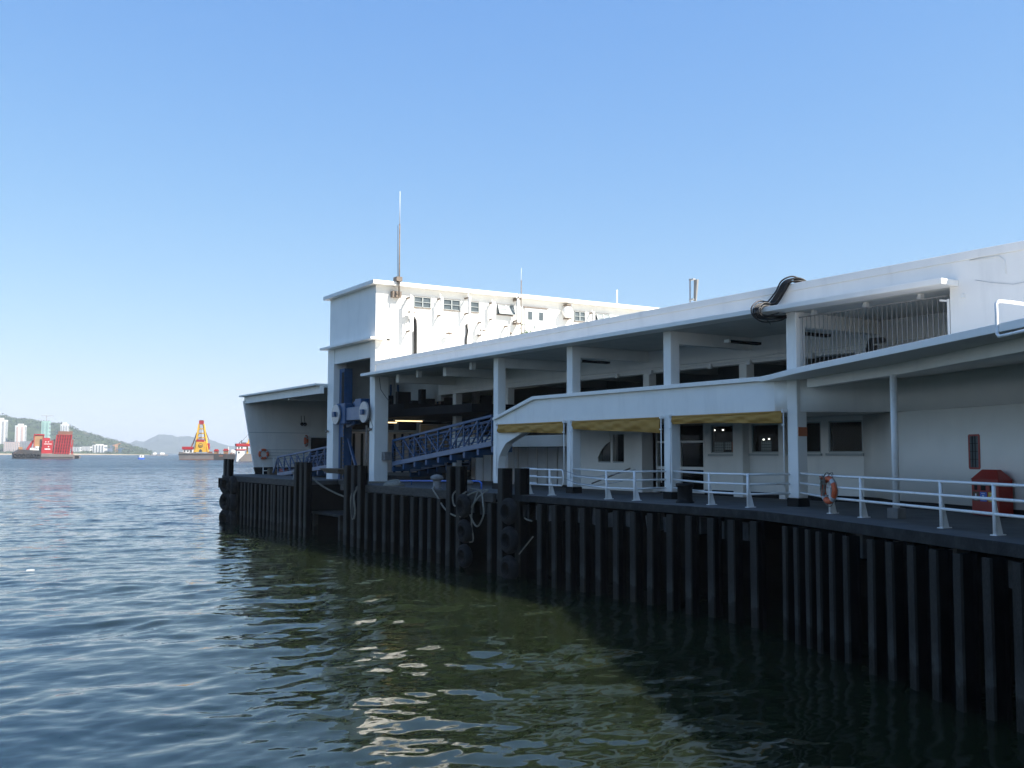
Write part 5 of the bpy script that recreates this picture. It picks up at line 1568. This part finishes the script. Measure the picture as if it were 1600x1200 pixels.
MB().box(X_(582), X_(690), -4, 4, Z_(505), Z_(476)).box(X_(820), X_(850), -3, 3, Z_(500), Z_(440)).build('upper_cabin', V_red, r)
MB().box(X_(592), X_(706), -3.6, 3.6, Z_(540), Z_(505.5)).build('lower_cabin', V_wht, r)
MB().box(X_(604), X_(616), -3.72, -3.602, Z_(530), Z_(514)).box(X_(635), X_(647), -3.72, -3.602, Z_(530), Z_(514)).box(X_(664), X_(680), -3.72, -3.602, Z_(535), Z_(512)).build('cabin_window', V_glass, r)
b = MB().bar((X_(672), -2, Z_(480)), (X_(700), -1, Z_(405)), .6, .8).bar((X_(700), -1, Z_(405)), (X_(720), 0, Z_(330)), .5, .6).bar((X_(840), 0, Z_(400)), (X_(800), 0, Z_(300)), .5, .5)
b.build('side_boom', V_rust, r)
MB().bar((X_(805), 0, Z_(400)), (X_(795), 0, Z_(290)), 1.3, 1.0).build('ladder_way', V_red, r)
b = MB()
for u in (600, 660, 860, 890, 915):
    b.bar((X_(u), -5.5, Z_(545)), (X_(u), -5.5, Z_(522)), .15, .15)
b.build('deck_post', V_rust, r)
MB().box(X_(845), X_(880), -4, 0, Z_(546), Z_(525)).build('deck_gear', V_rust, r)
place(r, loc, rz)

# --- low dark work barge with red shelters
s = 0.15 / 1580 * 700
r, loc, rz = vessel('work_barge', 354, 700, 'low dark work barge with two red roofed shelters behind the crane barge', 'barge')
X_ = lambda u: (u - 1027) * s
Z_ = lambda v: (610 - v) * s
MB().yprism([(X_(912), Z_(640)), (X_(1140), Z_(640)), (X_(1150), Z_(552)), (X_(905), Z_(545))], -5, 5).build('hull', V_hull, r)
b = MB()
rg = random.Random(9)
for i in range(16):
    u = rg.uniform(915, 1130)
    b.box(X_(u), X_(u + rg.uniform(4, 14)), -4.9, -4, Z_(550), Z_(550) + rg.uniform(.5, 1.3))
b.build('deck_gear', V_rust, r)
for u0, u1, v0, v1 in ((905, 962, 520, 498), (998, 1058, 516, 494)):
    MB().box(X_(u0 + 6), X_(u1 - 6), -2.5, 2.5, Z_(549), Z_(v0 + .5)).build('shelter_wall', V_tan, r)
    MB().yprism([(X_(u0), Z_(v0)), (X_(u1), Z_(v0)), (X_(u1 - 12), Z_(v1)), (X_(u0 + 12), Z_(v1))], -3, 3).build('shelter_roof', V_red, r)
MB().box(X_(1078), X_(1135), -2.5, 2.5, Z_(545), Z_(502)).build('white_cabin', V_wht, r)
MB().bar((X_(1056), 0, Z_(540)), (X_(1054), 0, Z_(470)), .4, .4).build('mast', V_wht, r)
MB().box(X_(960), X_(1000), -5.2, -5.01, Z_(575), Z_(560)).build('rust_patch', V_rust, r)
place(r, loc, rz)

# --- red and white ship with a yellow crane
s = 0.15 / 1580 * 580
r, loc, rz = vessel('derrick_ship', 383, 580, 'small red and white ship with a yellow derrick, half hidden by the pier end', 'ship', .15)
X_ = lambda u: (u - 1220) * s
Z_ = lambda v: (626 - v) * s
MB().yprism([(X_(1185), Z_(660)), (X_(1400), Z_(660)), (X_(1400), Z_(575)), (X_(1308), Z_(550)), (X_(1222), Z_(545)), (X_(1160), Z_(605))], -3.5, 3.5).build('hull', V_deck, r)
MB().yprism([(X_(1130), Z_(640)), (X_(1190), Z_(640)), (X_(1222), Z_(560)), (X_(1140), Z_(545))], -3, 2).build('bow', V_wht, r)
MB().box(X_(1138), X_(1215), -2.6, 2.6, Z_(555), Z_(512)).box(X_(1136), X_(1232), -2.4, 2.4, Z_(500), Z_(470.5)).build('cabin', V_wht, r)
MB().box(X_(1128), X_(1240), -2.9, 2.9, Z_(511.5), Z_(500.5)).box(X_(1130), X_(1300), -2.7, 2.7, Z_(470), Z_(442)).build('cabin_roof', V_red, r)
MB().box(X_(1150), X_(1165), -2.5, -2.41, Z_(494), Z_(478)).box(X_(1180), X_(1196), -2.5, -2.41, Z_(494), Z_(478)).box(X_(1150), X_(1166), -2.7, -2.61, Z_(545), Z_(525)).build('cabin_window', V_glass, r)
MB().bar((X_(1250), 0, Z_(545)), (X_(1246), 0, Z_(432)), .8, .8).bar((X_(1246), 0, Z_(470)), (X_(1275), 0, Z_(370)), .7, .7).bar((X_(1300), 0, Z_(545)), (X_(1282), 0, Z_(440)), 1.0, 1.0).build('derrick', V_yel, r)
MB().tube([(X_(1192), 0, Z_(420)), (X_(1275), 0, Z_(325))], .08, 5).build('stay', V_hull, r)
MB().bar((X_(1190), 0, Z_(441)), (X_(1190), 0, Z_(408)), .5, .5).bar((X_(1165), 0, Z_(441)), (X_(1180), 0, Z_(420)), .4, .4).box(X_(1200), X_(1235), -1, 1, Z_(441), Z_(430)).build('roof_gear', V_hull, r)
place(r, loc, rz)

# --- little blue boat
s = 0.15 / 1580 * 745
r, loc, rz = vessel('motor_boat', 222.5, 745, 'tiny blue hulled motor boat with a white cabin alone on open water', 'boat', .3)
X_ = lambda u: (u - 152) * s
Z_ = lambda v: (609 - v) * s
MB().prism([(X_(120), -1.0), (X_(172), -1.0), (X_(186), 0), (X_(172), 1.0), (X_(120), 1.0)], -.4, Z_(590)).build('hull', V_blue, r)
MB().box(X_(126), X_(178), -.9, .9, Z_(589.5), Z_(586)).build('gunwale', V_wht, r)
cbn = MB().box(X_(132), X_(176), -.8, .8, Z_(585.5), Z_(566)).build('cabin', V_wht, r)
MB().box(X_(142), X_(156), -.84, -.802, Z_(582), Z_(571)).build('cabin_window', V_glass, cbn)
MB().bar((X_(146), 0, Z_(565)), (X_(146), 0, Z_(556)), .08, .08).build('mast', V_wht, r)
place(r, loc, rz)
for (u, v, lab, sz) in ((290, 537, 'tiny white boat far off below the blue mountain, left of the crane barge', 9), (370, 541, 'tiny pale boat far off below the blue mountain, nearest the crane barge', 11)):
    px = 200 + u * .15
    r, loc, rz = vessel('distant_boat', px, 1900, lab, 'boat', .4, 'tiny boats far across the bay')
    MB().prism([(-sz, -2.5), (sz * .7, -2.5), (sz, 0), (sz * .7, 2.5), (-sz, 2.5)], -1, 2.2).build('hull', V_deck, r)
    MB().box(-sz * .5, sz * .3, -2, 2, 2.21, 5.5).build('cabin', V_wht, r)
    place(r, loc, rz)
# floating scrap of pale foam
x, y = 5.13, 44.5
fl = MB().add([(x - .17, y - .08, WATER - .03), (x + .15, y - .1, WATER - .03), (x + .19, y + .09, WATER - .03), (x - .14, y + .1, WATER - .03),
               (x - .15, y - .06, WATER + .03), (x + .11, y - .08, WATER + .04), (x + .15, y + .07, WATER + .025), (x - .09, y + .08, WATER + .035)],
              [(0, 3, 2, 1), (4, 5, 6, 7), (0, 1, 5, 4), (1, 2, 6, 5), (2, 3, 7, 6), (3, 0, 4, 7)])
tag(fl.build('floating_foam', 'tapewhite', org=(x, y, WATER)), 'small scrap of white foam adrift on the open water at left', 'flotsam')

# ------------------------------------------------------------------ sea air
def make_haze():
    mb = MB().box(-9000, 9000, -400, 9700, -10.0, 260)
    m = bpy.data.materials.new('sea_haze')
    m.use_nodes = True
    t = m.node_tree
    t.nodes.remove(t.nodes['Principled BSDF'])
    pv = t.nodes.new('ShaderNodeVolumePrincipled')
    pv.inputs['Color'].default_value = (0.80, 0.90, 1.0, 1)
    pv.inputs['Density'].default_value = 1.2e-4
    pv.inputs['Anisotropy'].default_value = 0.0
    t.links.new(pv.outputs[0], t.nodes['Material Output'].inputs['Volume'])
    o = mb.build('haze', m)
    tag(o, kind='stuff')
make_haze()
